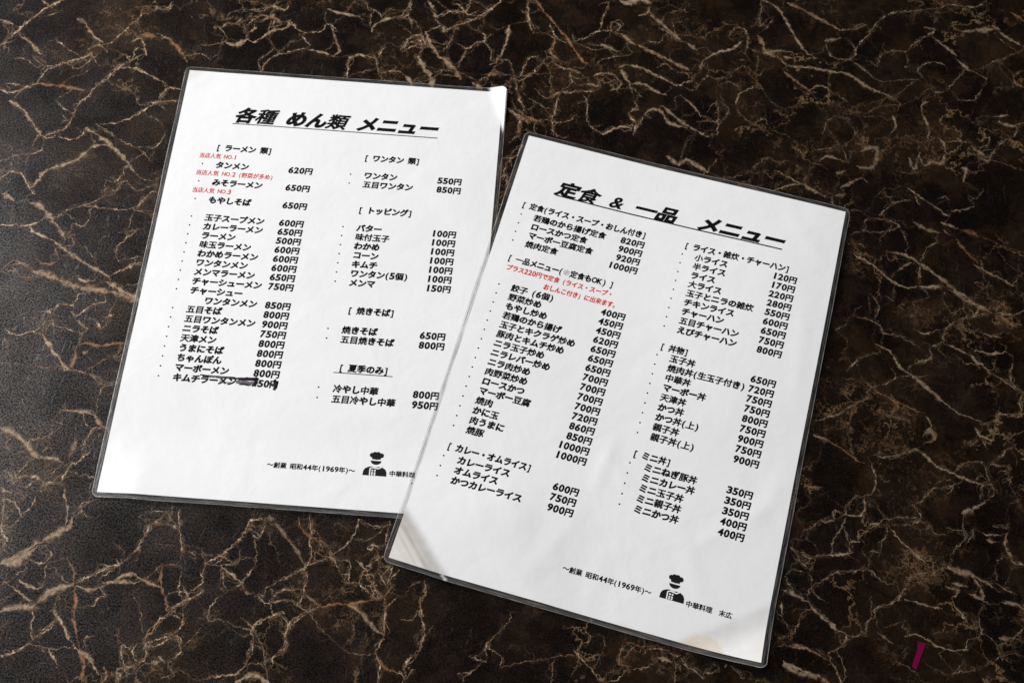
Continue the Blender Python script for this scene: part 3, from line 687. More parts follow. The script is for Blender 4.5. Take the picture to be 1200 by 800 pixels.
c 1.15 0.12 0.70 -65.1,532.9 -55.8,530.8 -47.7,530.1
b 2.05 0.85 1.00 8.1,589.0 15.6,579.2 25.6,565.2 33.1,552.7 40.3,546.1
k 2.33 0.70 1.00 9.0,571.2 15.1,565.8 13.2,555.4 19.3,550.1 22.9,547.5
k 1.74 0.12 1.00 14.8,546.8 24.2,543.3 27.8,542.2 34.8,538.5
k 1.44 0.12 1.00 25.5,542.0 28.1,533.7 26.1,527.8
c 1.17 0.12 1.00 10.9,580.2 14.9,570.2 22.1,564.9
b 5.99 0.00 1.00 58.6,604.8 64.6,603.0 74.1,606.9 80.1,604.4
b 2.98 0.12 1.00 72.0,592.3 77.9,595.8 79.0,599.7
b 2.94 0.12 1.00 60.5,575.6 65.3,570.9 70.1,567.6
b 4.09 0.40 1.00 72.4,567.1 81.9,562.0 91.3,557.0 100.6,552.0 106.4,548.9
b 2.95 0.30 1.00 80.3,593.8 91.0,584.2 98.2,576.6 102.9,572.6
k 1.77 0.12 1.00 86.3,583.8 93.4,578.5 101.7,573.3
b 3.53 0.20 1.00 106.4,571.4 112.3,566.8
b 2.91 0.12 1.00 59.5,547.0 64.0,549.6
b 5.21 0.12 1.00 61.2,545.0 64.3,538.1 67.3,534.8
b 2.61 0.12 1.00 64.6,549.6 75.1,547.7 84.5,542.7 98.4,535.3
b 2.59 0.12 1.00 68.4,534.2 76.5,534.2 84.6,529.2 91.5,527.0
l 1.15 0.12 1.00 67.3,532.7 75.5,523.5
l 0.86 0.12 1.00 67.3,534.1 69.8,524.4
c 1.77 0.12 1.00 27.9,566.2 37.1,571.4 44.0,575.7 53.4,578.0
k 1.18 0.12 1.00 53.4,578.0 53.2,583.9 59.2,582.9 56.9,576.8 62.9,574.3
c 1.48 0.12 1.00 51.5,603.4 49.4,592.6 46.1,584.8 45.2,577.3
b 2.93 0.12 0.80 46.7,565.6 52.6,563.2 57.4,560.6
l 1.17 0.12 1.00 32.7,563.6 43.4,560.2 49.1,562.9
l 0.88 0.12 1.00 36.2,564.7 43.2,564.5 50.2,565.1
l 1.17 0.12 1.00 44.9,549.4 50.5,554.2 65.6,557.7 69.1,560.2
k 1.73 0.12 1.00 41.8,537.7 48.6,541.1 56.7,540.4 60.3,535.0 61.6,530.8 54.8,527.4
k 1.44 0.70 1.00 45.3,536.5 51.2,532.8 56.8,536.1 59.3,530.6
b 3.45 0.30 1.00 38.5,531.7 45.5,530.2
k 2.00 0.12 1.00 69.9,520.2 72.2,514.8 67.8,510.3 71.3,502.3 70.4,492.7
k 1.15 0.12 1.00 11.7,516.7 19.4,521.6 28.5,523.1 36.5,524.5 45.6,526.6
k 1.42 0.12 1.00 19.5,520.2 18.9,509.0 15.9,500.5 17.6,488.3
l 1.42 0.12 1.00 17.1,497.8 26.1,499.9 31.6,504.5
c 1.42 0.12 1.00 39.2,514.9 40.3,499.7 50.2,491.0
b 1.70 0.12 1.00 50.2,491.0 61.2,498.1 68.0,498.6
b 2.86 0.10 1.00 78.0,511.2 83.7,514.4 89.4,512.1 94.0,504.2 105.4,501.0
b 1.71 0.12 1.00 76.9,509.7 81.5,507.3
b 2.56 0.12 1.00 89.3,517.7 96.2,511.3 106.5,502.5 114.4,497.7
b 4.54 0.12 1.00 113.3,498.3 118.9,495.3
b 1.72 0.12 1.00 100.7,527.0 107.6,522.0 112.2,516.8 114.5,511.4
c 1.43 0.12 1.00 112.2,505.7 119.0,507.7 125.8,506.8 127.0,516.6 126.0,524.9
k 1.46 0.12 1.00 114.6,549.6 116.9,557.0
b 1.76 0.12 1.00 116.9,557.0 126.3,565.1 138.1,569.0
k 1.45 0.12 1.00 100.7,535.5 108.8,539.1 112.2,537.9
c 1.16 0.12 1.00 85.5,548.5 91.3,551.9 98.3,546.8 108.8,546.2
c 1.18 0.12 1.00 78.2,571.2 86.5,570.5 88.8,575.1
c 1.20 0.12 1.00 90.9,596.2 100.4,600.1 106.4,599.1
c 1.14 0.12 1.00 71.5,496.8 75.9,502.7 78.0,509.8
c 1.16 0.12 0.70 112.2,532.2 119.2,544.2 126.1,543.4 136.6,545.7
c 1.14 0.12 1.00 32.3,514.3 37.9,517.6 36.6,521.6
c 0.86 0.12 1.00 125.7,497.2 127.0,509.7
b 3.36 0.12 1.00 92.0,477.1 96.1,475.0 100.2,471.7
b 4.48 0.12 1.00 100.2,471.1 106.3,475.9 112.5,471.5 118.6,467.7
c 1.12 0.12 1.00 115.5,463.8 120.7,469.7 124.8,477.4
b 1.40 0.30 1.00 163.1,472.0 171.7,467.8 179.7,463.0
b 3.35 0.12 1.00 181.7,463.2 187.6,458.3 194.6,455.2
b 1.39 0.12 1.00 161.1,456.1 169.4,460.4 179.7,463.0
c 1.12 0.12 1.00 183.8,463.9 182.9,467.5 187.1,470.3
b 2.83 0.12 1.00 192.7,481.7 199.1,485.9 208.2,483.0
b 4.44 0.12 0.60 199.6,454.4 201.4,448.6
b 3.38 0.12 0.50 203.5,471.6 206.7,474.3
k 1.11 0.12 1.00 139.9,460.4 147.0,459.2
k 1.13 0.12 0.60 147.2,470.7 153.5,477.3 158.8,481.4 163.9,479.9 173.1,480.7
c 1.12 0.12 0.60 149.2,468.4 156.4,470.2 161.4,465.8
b 2.38 0.12 1.00 157.8,614.2 168.4,608.3 174.8,596.9 180.9,582.3 188.4,569.7 192.3,568.4
b 4.20 0.50 1.00 176.0,613.2 187.2,607.3 197.7,601.4 212.0,592.5
b 5.31 0.30 1.00 155.0,582.6 160.7,568.9 168.5,564.7
b 2.93 0.30 1.00 168.5,564.7 173.5,557.7
b 2.95 0.20 1.00 158.0,567.1 167.3,570.3 177.8,569.6
b 2.36 0.12 1.00 171.8,564.9 179.0,564.7
b 4.08 0.50 1.00 172.0,552.7 180.9,544.6 188.5,538.8
b 2.35 0.12 1.00 174.8,557.9 191.9,557.7 204.9,555.5 211.4,555.3
b 2.93 0.12 1.00 211.4,555.3 219.1,552.7 230.3,542.4
c 1.48 0.12 1.00 201.4,579.1 206.8,567.9 217.3,567.2 221.8,575.8 217.0,585.4
b 2.98 0.12 1.00 200.8,581.5 211.6,584.9
c 1.80 0.12 1.00 212.0,592.5 222.8,594.3 231.1,598.4
l 1.20 0.12 1.00 221.8,575.8 231.9,590.0
b 1.47 0.12 1.00 217.3,567.2 231.1,555.3
b 2.06 0.12 1.00 126.3,565.2 136.9,569.4 143.6,576.6
c 1.19 0.12 1.00 134.4,580.0 139.8,588.0 146.5,585.2 149.0,577.9 146.1,566.0
b 2.33 0.85 0.70 144.6,556.1 149.6,546.8 156.6,537.7
b 1.75 0.12 1.00 188.5,538.8 196.5,543.5 204.1,538.6
l 0.87 0.12 1.00 204.1,538.6 214.1,531.4
l 0.87 0.12 1.00 187.1,537.1 180.2,527.0 172.3,521.6
c 1.15 0.12 1.00 152.0,505.9 152.1,509.0 157.9,512.6 159.7,508.1
b 1.45 0.12 1.00 138.9,523.6 141.6,531.7 150.8,538.1
c 1.15 0.12 1.00 196.0,503.4 199.0,512.9 204.4,518.8
b 1.42 0.12 1.00 190.3,490.7 201.9,493.1
k 1.80 0.12 0.70 156.2,602.1 157.2,590.3 164.1,599.4 166.8,597.9 158.5,587.1
c 1.20 0.12 1.00 157.8,614.2 156.1,600.4 153.3,593.3
c 1.15 0.12 0.60 126.0,525.6 133.6,518.4 127.1,505.4
c 1.17 0.12 0.60 134.0,548.7 144.6,554.5 153.6,548.7 157.7,553.9
c 1.14 0.12 0.60 214.4,514.2 217.8,505.2 211.0,496.9 207.0,493.6
c 1.14 0.12 0.60 200.0,508.4 208.2,492.1
c 1.15 0.12 0.50 192.1,532.8 197.3,531.6 196.9,523.7 191.9,528.0
c 1.16 0.12 0.50 128.7,538.6 136.5,540.9 141.6,534.9
c 1.52 0.12 1.00 220.5,574.6 230.0,586.5 239.9,602.4 251.0,610.9 267.7,614.3 283.0,618.5 292.3,621.2 307.2,619.6 316.9,626.2
b 2.99 0.12 1.00 276.3,591.4 284.5,583.8 291.3,577.0
b 2.96 0.12 1.00 291.7,573.4 299.0,564.9 303.2,563.4
b 1.77 0.12 1.00 303.2,563.4 310.0,558.6
b 5.43 0.00 1.00 297.7,598.0 309.8,600.9 320.4,601.8
b 4.23 0.10 1.00 319.3,605.5 324.1,602.1
b 2.41 0.12 1.00 323.2,600.2 331.4,593.4 339.7,588.5
l 0.90 0.12 1.00 321.3,596.3 334.6,582.6
c 1.19 0.12 1.00 306.4,566.4 320.5,574.9 334.6,582.6
k 1.79 0.12 1.00 276.5,594.3 267.1,587.9 257.5,577.8
k 1.19 0.12 1.00 257.5,577.8 248.6,577.0 239.5,572.6 235.9,563.2
b 2.41 0.12 1.00 271.0,599.4 278.3,598.2 273.5,593.1
b 2.36 0.12 1.00 254.9,563.0 258.0,564.7
l 1.17 0.12 1.00 220.0,565.4 228.4,558.9 236.6,550.6 254.2,553.0 263.0,553.7
c 1.48 0.12 1.00 267.5,555.9 263.6,561.9 266.9,566.7 276.0,570.2
b 1.78 0.12 1.00 276.0,570.2 282.4,568.0
b 3.51 0.12 1.00 219.2,550.9 230.4,543.8 244.4,537.9
l 1.18 0.12 1.00 244.4,537.0 263.0,553.7
l 1.16 0.12 1.00 244.4,537.0 249.1,532.1 236.7,529.3 226.2,523.2
b 1.73 0.12 1.00 265.9,535.3 263.9,528.1 267.2,516.2 266.2,504.1
b 2.91 0.12 1.00 265.0,533.4 268.1,535.5
b 2.30 0.12 1.00 244.1,522.1 245.5,512.7 242.4,509.0
b 3.40 0.12 1.00 252.4,489.4 255.2,481.2 259.7,493.3
b 3.41 0.12 1.00 258.9,491.6 262.5,484.3 267.7,487.3 273.2,486.0 276.8,494.7
b 1.72 0.12 1.00 276.8,494.7 276.1,503.2 273.5,506.4
b 3.97 0.12 0.80 220.1,490.9 230.2,496.0 231.1,487.6 226.4,478.9 218.0,479.9
c 0.88 0.12 1.00 281.2,545.4 290.9,557.0 297.7,566.6
b 2.34 0.12 0.70 271.6,543.7 279.7,545.3
c 1.46 0.12 1.00 289.4,539.9 300.9,540.0 306.2,549.3
b 2.33 0.12 1.00 311.1,526.8 321.5,529.4
b 3.48 0.12 1.00 315.1,523.6 323.4,520.8 332.3,523.3
b 2.90 0.12 1.00 323.9,512.3 327.5,519.5 323.4,520.8
k 1.43 0.12 1.00 291.0,495.9 295.7,501.4 303.3,491.9 312.9,502.8 319.4,510.2
b 4.00 0.12 1.00 294.3,501.3 303.5,494.4
l 1.14 0.12 1.00 303.3,491.9 314.4,490.2 327.9,485.5
b 2.36 0.85 1.00 329.4,562.0 330.2,556.7 335.7,553.6
b 3.04 0.85 1.00 334.1,618.1 342.3,611.3
b 3.40 0.12 1.00 287.1,484.7 291.1,482.5
c 1.15 0.12 1.00 300.5,506.9 308.1,511.0 305.9,503.9 300.0,501.7
c 1.15 0.12 1.00 278.9,503.4 287.7,505.8 296.1,504.8
c 1.20 0.12 1.00 221.6,595.1 227.8,598.5 233.5,594.3
c 1.19 0.12 0.70 337.4,568.1 331.1,564.0 328.8,556.6
c 1.21 0.12 0.70 276.3,609.3 282.6,613.7 278.8,603.9
c 1.21 0.12 0.60 308.9,606.5 312.5,612.5
b 2.84 0.12 1.00 286.4,484.6 289.7,482.4 286.8,473.8
c 1.14 0.12 1.00 288.1,479.7 301.0,483.3
b 1.96 0.12 1.00 249.2,465.9 261.0,457.0 273.9,446.7
b 2.23 0.12 1.00 254.3,459.7 256.6,454.2
b 2.79 0.12 1.00 277.0,450.2 282.6,451.5 291.2,454.6
b 4.42 0.12 0.70 251.4,440.1 259.2,435.2 267.3,433.4
b 2.21 0.12 1.00 269.4,441.6 278.6,437.5
b 2.21 0.12 1.00 270.2,435.3 274.0,432.4
b 4.43 0.85 0.60 282.7,437.0 289.3,435.2 292.5,432.3
l 1.10 0.70 1.00 278.6,437.5 291.9,433.8 306.3,427.1 319.5,423.4
b 2.75 0.85 1.00 277.9,429.5 282.6,422.1 289.9,413.3
b 2.18 0.40 1.00 287.0,411.5 299.9,404.8 311.2,398.1
b 2.18 0.12 1.00 234.0,416.7 245.5,415.2 253.1,409.6
b 4.33 0.20 1.00 251.2,411.0 263.3,402.0 268.3,397.8 274.4,391.4 282.1,387.5
b 1.62 0.12 1.00 211.5,413.3 223.3,406.5 233.4,396.6 242.4,391.9 251.8,392.7
b 3.27 0.20 1.00 238.5,403.4 247.0,409.1
c 1.11 0.12 1.00 209.6,427.3 218.0,431.1 222.6,439.4 235.0,440.4 242.8,435.5 230.2,430.5 218.0,431.1
c 1.11 0.12 1.00 229.7,443.2 240.0,452.9 249.9,456.1
c 1.37 0.12 1.00 208.5,420.1 214.6,420.6 218.6,418.6
c 1.37 0.12 1.00 253.1,409.6 254.8,413.6 259.5,421.8 266.6,425.5
c 1.10 0.12 1.00 242.8,435.5 246.1,423.9
b 2.23 0.12 0.60 234.8,458.1 237.5,457.6
l 0.84 0.12 1.00 227.7,455.9 235.2,464.7
c 1.11 0.12 0.60 207.8,444.6 214.8,446.8 220.1,444.0
c 1.12 0.12 0.60 276.3,458.2 273.8,461.3 269.5,459.3
c 1.12 0.12 0.60 289.2,462.5 294.6,461.3 299.5,468.3
c 1.14 0.12 0.60 212.5,481.1 208.9,492.6 205.0,499.0
b 3.38 0.12 0.80 203.7,472.9 209.4,475.8
b 2.81 0.12 0.70 205.9,462.3 218.9,470.0 223.0,468.7
b 5.02 0.12 0.50 202.8,455.6 208.4,457.7
c 1.09 0.12 1.00 309.9,398.0 317.7,407.7
c 1.09 0.12 1.00 251.3,394.9 252.6,402.7 254.4,409.0
c 1.08 0.12 0.60 258.3,390.9 269.4,394.8
b 2.16 0.12 1.00 257.2,393.1 264.0,394.4
k 1.60 0.12 1.00 263.0,354.8 266.2,364.7 274.7,371.5 284.6,374.9 294.4,377.5
k 1.31 0.12 1.00 263.0,354.8 255.5,349.9 255.8,343.8 246.9,340.6 242.0,336.8
b 2.61 0.12 1.00 221.1,350.7 230.2,346.2 235.7,336.3 241.6,331.6
b 3.62 0.12 1.00 241.6,331.6 253.2,322.3 260.3,314.5 270.4,307.8
b 1.54 0.12 1.00 270.4,307.8 280.8,304.4
b 2.63 0.12 1.00 263.8,354.8 278.8,347.3 290.2,337.0
b 1.56 0.12 1.00 290.2,337.0 303.2,327.8
b 4.83 0.20 1.00 270.3,392.7 279.3,386.2 288.4,381.5 296.0,377.6
b 2.14 0.85 1.00 296.0,377.6 302.0,374.5 309.3,368.9
k 1.34 0.12 1.00 284.6,374.9 288.3,380.6
c 1.55 0.12 1.00 195.1,301.4 204.7,308.7 215.7,314.5 216.0,319.6 227.2,324.6 233.7,329.3 241.5,330.8
b 1.55 0.85 1.00 213.3,324.4 223.6,316.8 235.5,311.8 242.9,308.2
b 2.57 0.85 1.00 240.0,310.5 244.4,308.3
c 1.05 0.12 1.00 202.8,330.4 209.5,339.5 223.9,345.7
c 1.33 0.12 1.00 208.0,369.1 217.4,368.0 225.0,363.3 227.1,358.2 238.8,357.3
b 1.59 0.12 1.00 245.5,363.1 253.2,360.2 261.4,363.4
b 2.11 0.12 1.00 282.2,351.0 291.5,349.1 301.1,351.6
b 1.59 0.12 0.70 288.1,362.8 299.0,361.0
k 1.55 0.12 1.00 280.6,302.8 290.0,305.1 293.5,309.5 304.2,309.4 306.9,319.6 309.5,324.9
b 3.06 0.30 1.00 246.1,291.2 249.6,296.4 253.1,293.4 251.3,289.2 246.6,288.0
b 2.56 0.40 1.00 248.8,305.3 251.4,300.6 250.4,297.2
c 1.08 0.12 1.00 253.1,408.8 251.9,394.1
b 1.62 0.12 1.00 251.8,392.2 263.9,393.2
c 1.06 0.12 1.00 197.9,357.7 204.5,363.5
c 1.07 0.12 1.00 220.1,386.1 225.2,377.5 222.2,368.4
b 2.14 0.30 0.70 229.6,385.1 234.2,381.8
c 1.05 0.12 0.70 237.2,357.2 247.8,351.0
l 0.77 0.12 1.00 222.8,305.1 239.3,301.3
b 2.56 0.12 1.00 278.0,299.3 279.9,295.3
b 2.61 0.12 0.70 286.6,332.5 287.9,329.2
k 1.31 0.12 1.00 305.1,345.0 302.2,332.8 309.0,324.8
c 1.07 0.12 0.70 273.4,374.1 266.3,384.3 268.6,391.7
c 1.07 0.12 0.70 248.0,373.9 246.9,381.0 256.8,385.4
b 1.61 0.12 1.00 297.6,377.7 308.7,377.7 315.9,380.9
k 0.98 0.12 1.00 172.1,229.4 177.6,230.9 183.3,235.3 189.9,236.3
b 1.97 0.12 1.00 183.3,234.7 189.9,236.0
k 1.23 0.12 1.00 189.9,236.3 191.3,242.2 196.2,240.2
b 1.48 0.12 1.00 196.2,239.9 205.6,240.3 208.5,244.0 209.0,252.1
k 0.99 0.12 1.00 209.0,252.1 201.6,249.3 198.5,243.3 196.1,239.7
b 1.25 0.12 1.00 209.1,252.7 214.2,254.9 216.3,262.0 215.0,267.9 212.7,276.0
k 1.26 0.12 1.00 217.8,277.0 225.8,278.2 234.9,280.1 240.9,283.5
b 3.04 0.12 1.00 239.8,284.0 244.2,282.5
b 2.01 0.12 1.00 241.9,283.0 246.2,279.7 252.5,273.6 261.2,270.6 269.8,266.5 278.5,264.2
b 1.71 0.12 1.00 197.2,238.6 194.6,231.5 189.3,224.4 188.4,216.5
b 1.46 0.12 1.00 187.9,216.4 196.6,217.0 199.9,217.8
c 0.98 0.12 1.00 199.9,217.8 197.9,221.6 198.7,225.0
b 2.44 0.12 0.60 196.3,232.8 198.7,225.0
b 1.95 0.12 1.00 199.2,224.8 203.6,224.8
c 1.23 0.12 1.00 203.6,224.8 207.2,230.2 211.7,233.3 219.8,238.5
b 1.97 0.12 1.00 211.3,235.9 214.7,236.2
b 1.98 0.12 1.00 225.4,240.8 229.8,240.7
c 0.99 0.12 1.00 219.8,238.5 227.6,240.8 237.6,241.5
b 1.95 0.12 1.00 222.2,234.1 228.8,226.0 234.9,220.9 242.1,214.7
b 4.48 0.00 1.00 264.5,245.7 271.5,249.1 277.9,253.0
c 1.00 0.12 1.00 237.0,248.3 243.0,253.4 250.3,261.0 256.4,267.3
b 1.50 0.12 1.00 257.7,256.8 261.5,261.8 255.9,261.4
c 1.00 0.12 1.00 250.2,260.4 258.1,261.5 266.3,265.7
c 1.24 0.12 1.00 242.0,240.6 239.2,247.3 237.0,248.3
c 1.23 0.12 1.00 220.6,234.5 225.1,236.0 229.4,235.2 238.5,238.1 244.1,239.6 247.9,233.1 253.4,232.3
b 1.97 0.12 1.00 237.4,238.0 239.6,238.4
c 1.26 0.12 1.00 276.4,254.7 277.7,261.8 283.0,264.5 284.7,258.8 278.6,253.6
c 1.01 0.12 1.00 261.1,270.0 267.2,275.2 274.3,278.1 279.8,277.3 283.1,265.7
c 1.23 0.12 1.00 256.4,216.8 256.8,221.3 262.8,227.3 265.6,228.6 265.7,235.5 265.4,243.5
b 1.23 0.12 1.00 265.7,235.5 255.9,235.9
c 0.99 0.12 1.00 269.4,239.1 269.9,233.5 266.2,228.7
b 3.98 0.12 0.60 174.2,256.7 179.7,255.3 184.2,255.6
b 1.26 0.85 1.00 181.1,288.2 187.8,285.7 196.6,280.9 203.1,275.9 209.7,272.2
b 2.03 0.12 1.00 181.1,288.5 187.8,286.3
c 1.23 0.12 1.00 270.4,238.1 279.8,233.0 290.0,236.0
b 2.46 0.12 1.00 290.0,236.0 288.1,229.1 291.6,220.4
k 1.52 0.12 0.80 286.9,280.3 293.0,284.3 300.5,290.9
k 1.52 0.12 0.80 282.0,276.3 288.8,276.8 295.5,276.1 288.3,272.0
k 1.51 0.12 0.80 289.9,266.2 295.9,270.2 294.3,265.3
k 1.50 0.12 0.70 293.0,253.5 298.9,256.3 296.0,250.3
b 2.56 0.12 1.00 277.6,300.2 279.4,295.4
b 1.53 0.12 1.00 279.4,295.4 283.1,287.2
b 1.53 0.12 1.00 279.4,295.4 285.9,292.3
k 1.27 0.12 1.00 271.8,288.2 278.9,291.1
c 1.55 0.12 1.00 289.3,303.5 294.5,308.9 308.0,311.1
c 1.28 0.12 1.00 293.5,289.2 298.9,296.9 306.8,299.9
c 1.22 0.12 1.00 220.6,234.5 220.3,230.0 216.7,225.2 215.1,217.2
b 1.95 0.12 1.00 209.8,219.6 215.2,219.5
l 0.74 0.12 0.70 209.0,242.9 210.9,237.3
c 1.02 0.12 1.00 181.5,297.4 189.6,299.3 193.1,300.7 197.7,302.9 200.2,305.6
l 0.74 0.12 0.60 213.7,246.7 222.0,239.2
c 0.97 0.12 1.00 171.5,215.8 176.9,213.4 183.5,216.1 187.9,216.4
b 2.46 0.12 0.70 277.3,230.6 281.6,229.8
l 0.77 0.12 0.70 223.1,305.4 238.7,299.8
c 1.01 0.12 1.00 280.9,265.5 279.0,268.9 275.5,267.5
k 0.99 0.12 0.70 281.6,240.0 288.1,239.3 291.7,241.9
b 3.82 0.12 1.00 160.0,193.7 167.0,191.1 172.9,188.5
b 2.37 0.12 1.00 172.9,188.5 179.7,181.2 187.6,174.7 193.3,171.5
l 0.95 0.12 1.00 175.2,186.9 184.3,179.2 189.9,173.7
k 1.42 0.12 1.00 183.5,160.9 190.6,164.3 195.6,170.5 205.1,171.2
k 1.19 0.12 1.00 205.1,171.2 206.2,179.5 210.4,181.0 210.1,185.7 214.4,188.4 221.7,191.3 228.2,197.8
k 0.97 0.12 1.00 228.2,197.8 231.1,205.3 238.5,208.3 245.9,210.0 252.3,214.1
b 5.83 0.10 1.00 253.4,213.6 258.1,211.5 266.4,210.2 271.0,208.1
b 2.91 0.10 1.00 271.0,208.1 276.6,204.8 281.1,201.5
b 2.90 0.12 1.00 255.0,204.5 263.2,202.7
b 2.90 0.20 1.00 267.5,209.1 271.6,202.0 272.1,196.0
b 2.41 0.12 1.00 264.1,199.1 272.1,196.0
b 2.89 0.12 1.00 254.3,196.0 258.2,199.9 252.4,201.9
b 1.44 0.12 1.00 254.3,196.0 258.3,187.8 262.5,182.2
b 1.42 0.12 1.00 226.3,172.6 233.5,174.3 242.5,169.0 250.5,166.7 259.9,167.3
c 0.95 0.12 1.00 259.9,167.3 261.6,172.7 265.2,174.1
b 1.44 0.12 1.00 227.8,193.5 234.8,191.6 247.7,188.9
c 0.97 0.12 1.00 174.1,190.4 175.5,195.3 185.4,202.1 191.5,205.6 200.1,208.0 208.6,209.2 214.2,204.1 221.2,200.9
l 0.73 0.12 1.00 208.6,209.2 210.3,217.4 215.3,220.2
b 1.88 0.50 1.00 155.5,163.1 166.0,163.2 175.3,161.0 181.0,157.9
b 1.63 0.12 1.00 183.3,156.9 187.6,151.4 190.2,144.8
l 1.17 0.12 1.00 188.2,163.0 191.4,156.3 192.7,148.9
b 5.58 0.12 1.00 158.7,152.9 165.5,148.8 173.6,148.2
b 4.65 0.30 1.00 171.3,148.0 178.2,147.4 183.8,144.3
b 2.33 0.12 1.00 158.7,154.1 165.6,151.1 172.5,149.3
b 3.81 0.12 0.80 278.3,175.0 285.4,175.5 291.7,179.5
b 2.89 0.12 1.00 281.6,195.5 288.7,194.7 294.4,192.7
b 1.94 0.12 1.00 280.4,206.3 284.8,202.9 290.5,200.3
l 0.95 0.12 1.00 269.0,176.7 275.8,173.7 279.4,163.4
c 0.95 0.70 1.00 155.5,181.9 161.7,174.1 163.8,164.8
c 0.95 0.12 1.00 162.6,164.8 166.4,173.8 170.2,181.8 175.1,183.9
c 0.97 0.12 1.00 165.6,219.2 174.9,208.1 181.1,214.1 198.2,217.1
b 1.90 0.12 1.00 158.0,186.9 159.0,181.0
c 0.96 0.12 1.00 265.2,174.1 269.0,176.7 267.6,186.1 270.5,191.1
c 0.96 0.70 1.00 261.5,184.5 266.2,183.6 263.7,182.3
b 1.89 0.12 0.60 211.1,173.9 219.0,168.6
b 2.38 0.85 0.50 214.8,176.5 226.9,180.9
b 1.88 0.12 0.50 244.4,164.5 247.6,160.1
l 0.70 0.12 1.00 220.6,158.3 230.7,153.2 233.8,148.9
c 0.94 0.12 0.70 247.8,149.8 255.6,158.3 258.3,163.1
c 0.97 0.12 1.00 166.6,213.1 173.7,209.9 175.1,214.9 165.6,218.0
b 1.93 0.12 1.00 190.4,206.1 193.9,205.4
c 0.96 0.12 1.00 161.5,202.3 166.4,205.7 174.7,203.8
l 0.96 0.12 1.00 160.8,201.6 164.8,195.2
b 2.44 0.40 1.00 287.5,227.8 291.4,219.4 297.2,217.3
b 2.93 0.12 1.00 293.9,219.5 297.2,217.3
c 0.97 0.12 1.00 280.5,207.5 281.9,215.0 284.3,220.1
c 0.95 0.12 0.70 249.3,153.3 267.3,159.1 282.0,165.9 291.3,165.4
k 1.41 0.70 1.00 -2.5,502.4 4.0,499.5 9.8,498.2
k 1.41 0.12 1.00 -3.7,486.9 -5.4,491.8 -3.1,500.6
c 1.11 0.12 1.00 -2.0,481.9 -3.0,475.1 -5.5,469.9 -13.6,465.9 -15.8,457.5
c 1.11 0.12 1.00 -9.6,467.9 -11.8,459.5 -12.5,449.5
c 1.09 0.70 1.00 -7.0,448.4 -10.7,441.6 -14.5,438.0 -15.5,431.5
b 2.27 0.30 1.00 -14.2,507.4 -8.9,503.6 -3.1,500.6
l 1.08 0.12 1.00 -15.6,423.6 -15.6,412.5 -17.4,399.9
c 1.10 0.12 1.00 -15.4,451.0 -10.1,454.7 -10.9,444.8
"""
def build_table():
    vs = Veins(); all_ = []
    for ln in VEINS.strip().split('\n'):
        k, w_, t_, st_, *pts = ln.split(' ')
        P = [tuple(map(float, q.split(','))) for q in pts]
        vs.trace(k, float(w_), float(t_), float(st_), P); all_.append(P)
    vs.web(all_)
    bm = bmesh.new()
    r = bmesh.ops.create_cube(bm, size=1)
    bmesh.ops.scale(bm, vec=(1.7, 1.25, .03), verts=r['verts'])
    bmesh.ops.translate(bm, vec=(0, .36, -.015), verts=r['verts'])
    bmesh.ops.bevel(bm, geom=[e for e in bm.edges], offset=.004, segments=3, affect='EDGES')
    bm.verts.ensure_lookup_table()
    for i, v in enumerate(bm.verts): v.index = i
    V = [tuple(v.co) for v in bm.verts]; Fc = [tuple(v.index for v in f.verts) for f in bm.faces]
    bm.free()
    nb, nf = len(V), len(Fc)
    V += vs.V; Fc += [tuple(i + nb for i in f) for f in vs.F]
    z = [0] * nb
    o = mesh_obj('table_top', V, Fc, [M_MARBLE, M_VEIN],
                 attrs={k: z + v for k, v in vs.at.items()},
                 midx=[0] * nf + [1] * len(vs.F), smooth=False)
    o['kind'] = 'structure'; o['label'] = 'dark brown marble table top with tan and rust veins'
build_table()

# ------------------------------------------------------------------ glyphs (Blender's built-in font)
_fc = bpy.data.curves.new('glyph', 'FONT'); _fo = bpy.data.objects.new('glyph', _fc); COL.objects.link(_fo)
_cache = {}
def glyph(ch, bold, res=3):
    key = (ch, round(bold, 3), res)
    if key in _cache: return _cache[key]
    _fc.body = ch; _fc.size = 1; _fc.resolution_u = res; _fc.fill_mode = 'BOTH' if bold else 'FRONT'
    _fc.bevel_depth = bold; _fc.bevel_resolution = 1 if bold > .03 else 0
    dg = bpy.context.evaluated_depsgraph_get(); dg.update()
    me = bpy.data.meshes.new_from_object(_fo.evaluated_get(dg))
    n = len(me.vertices); co = np.zeros(n * 3); me.vertices.foreach_get('co', co); co = co.reshape(-1, 3)
    fs = [tuple(p.vertices) for p in me.polygons]
    bpy.data.meshes.remove(me)
    _cache[key] = (co[:, :2].copy(), fs); return _cache[key]
FULLDIG = {}
def advance(ch, em, dig):
    if ch == ' ': return em * .5
    if ch == '\u3000': return em
    if ch.isdigit(): return dig
    if ch in '[]()': return em * .5
    if ch in '.': return em * .35
    if ord(ch) < 128: return em * .72
    return em
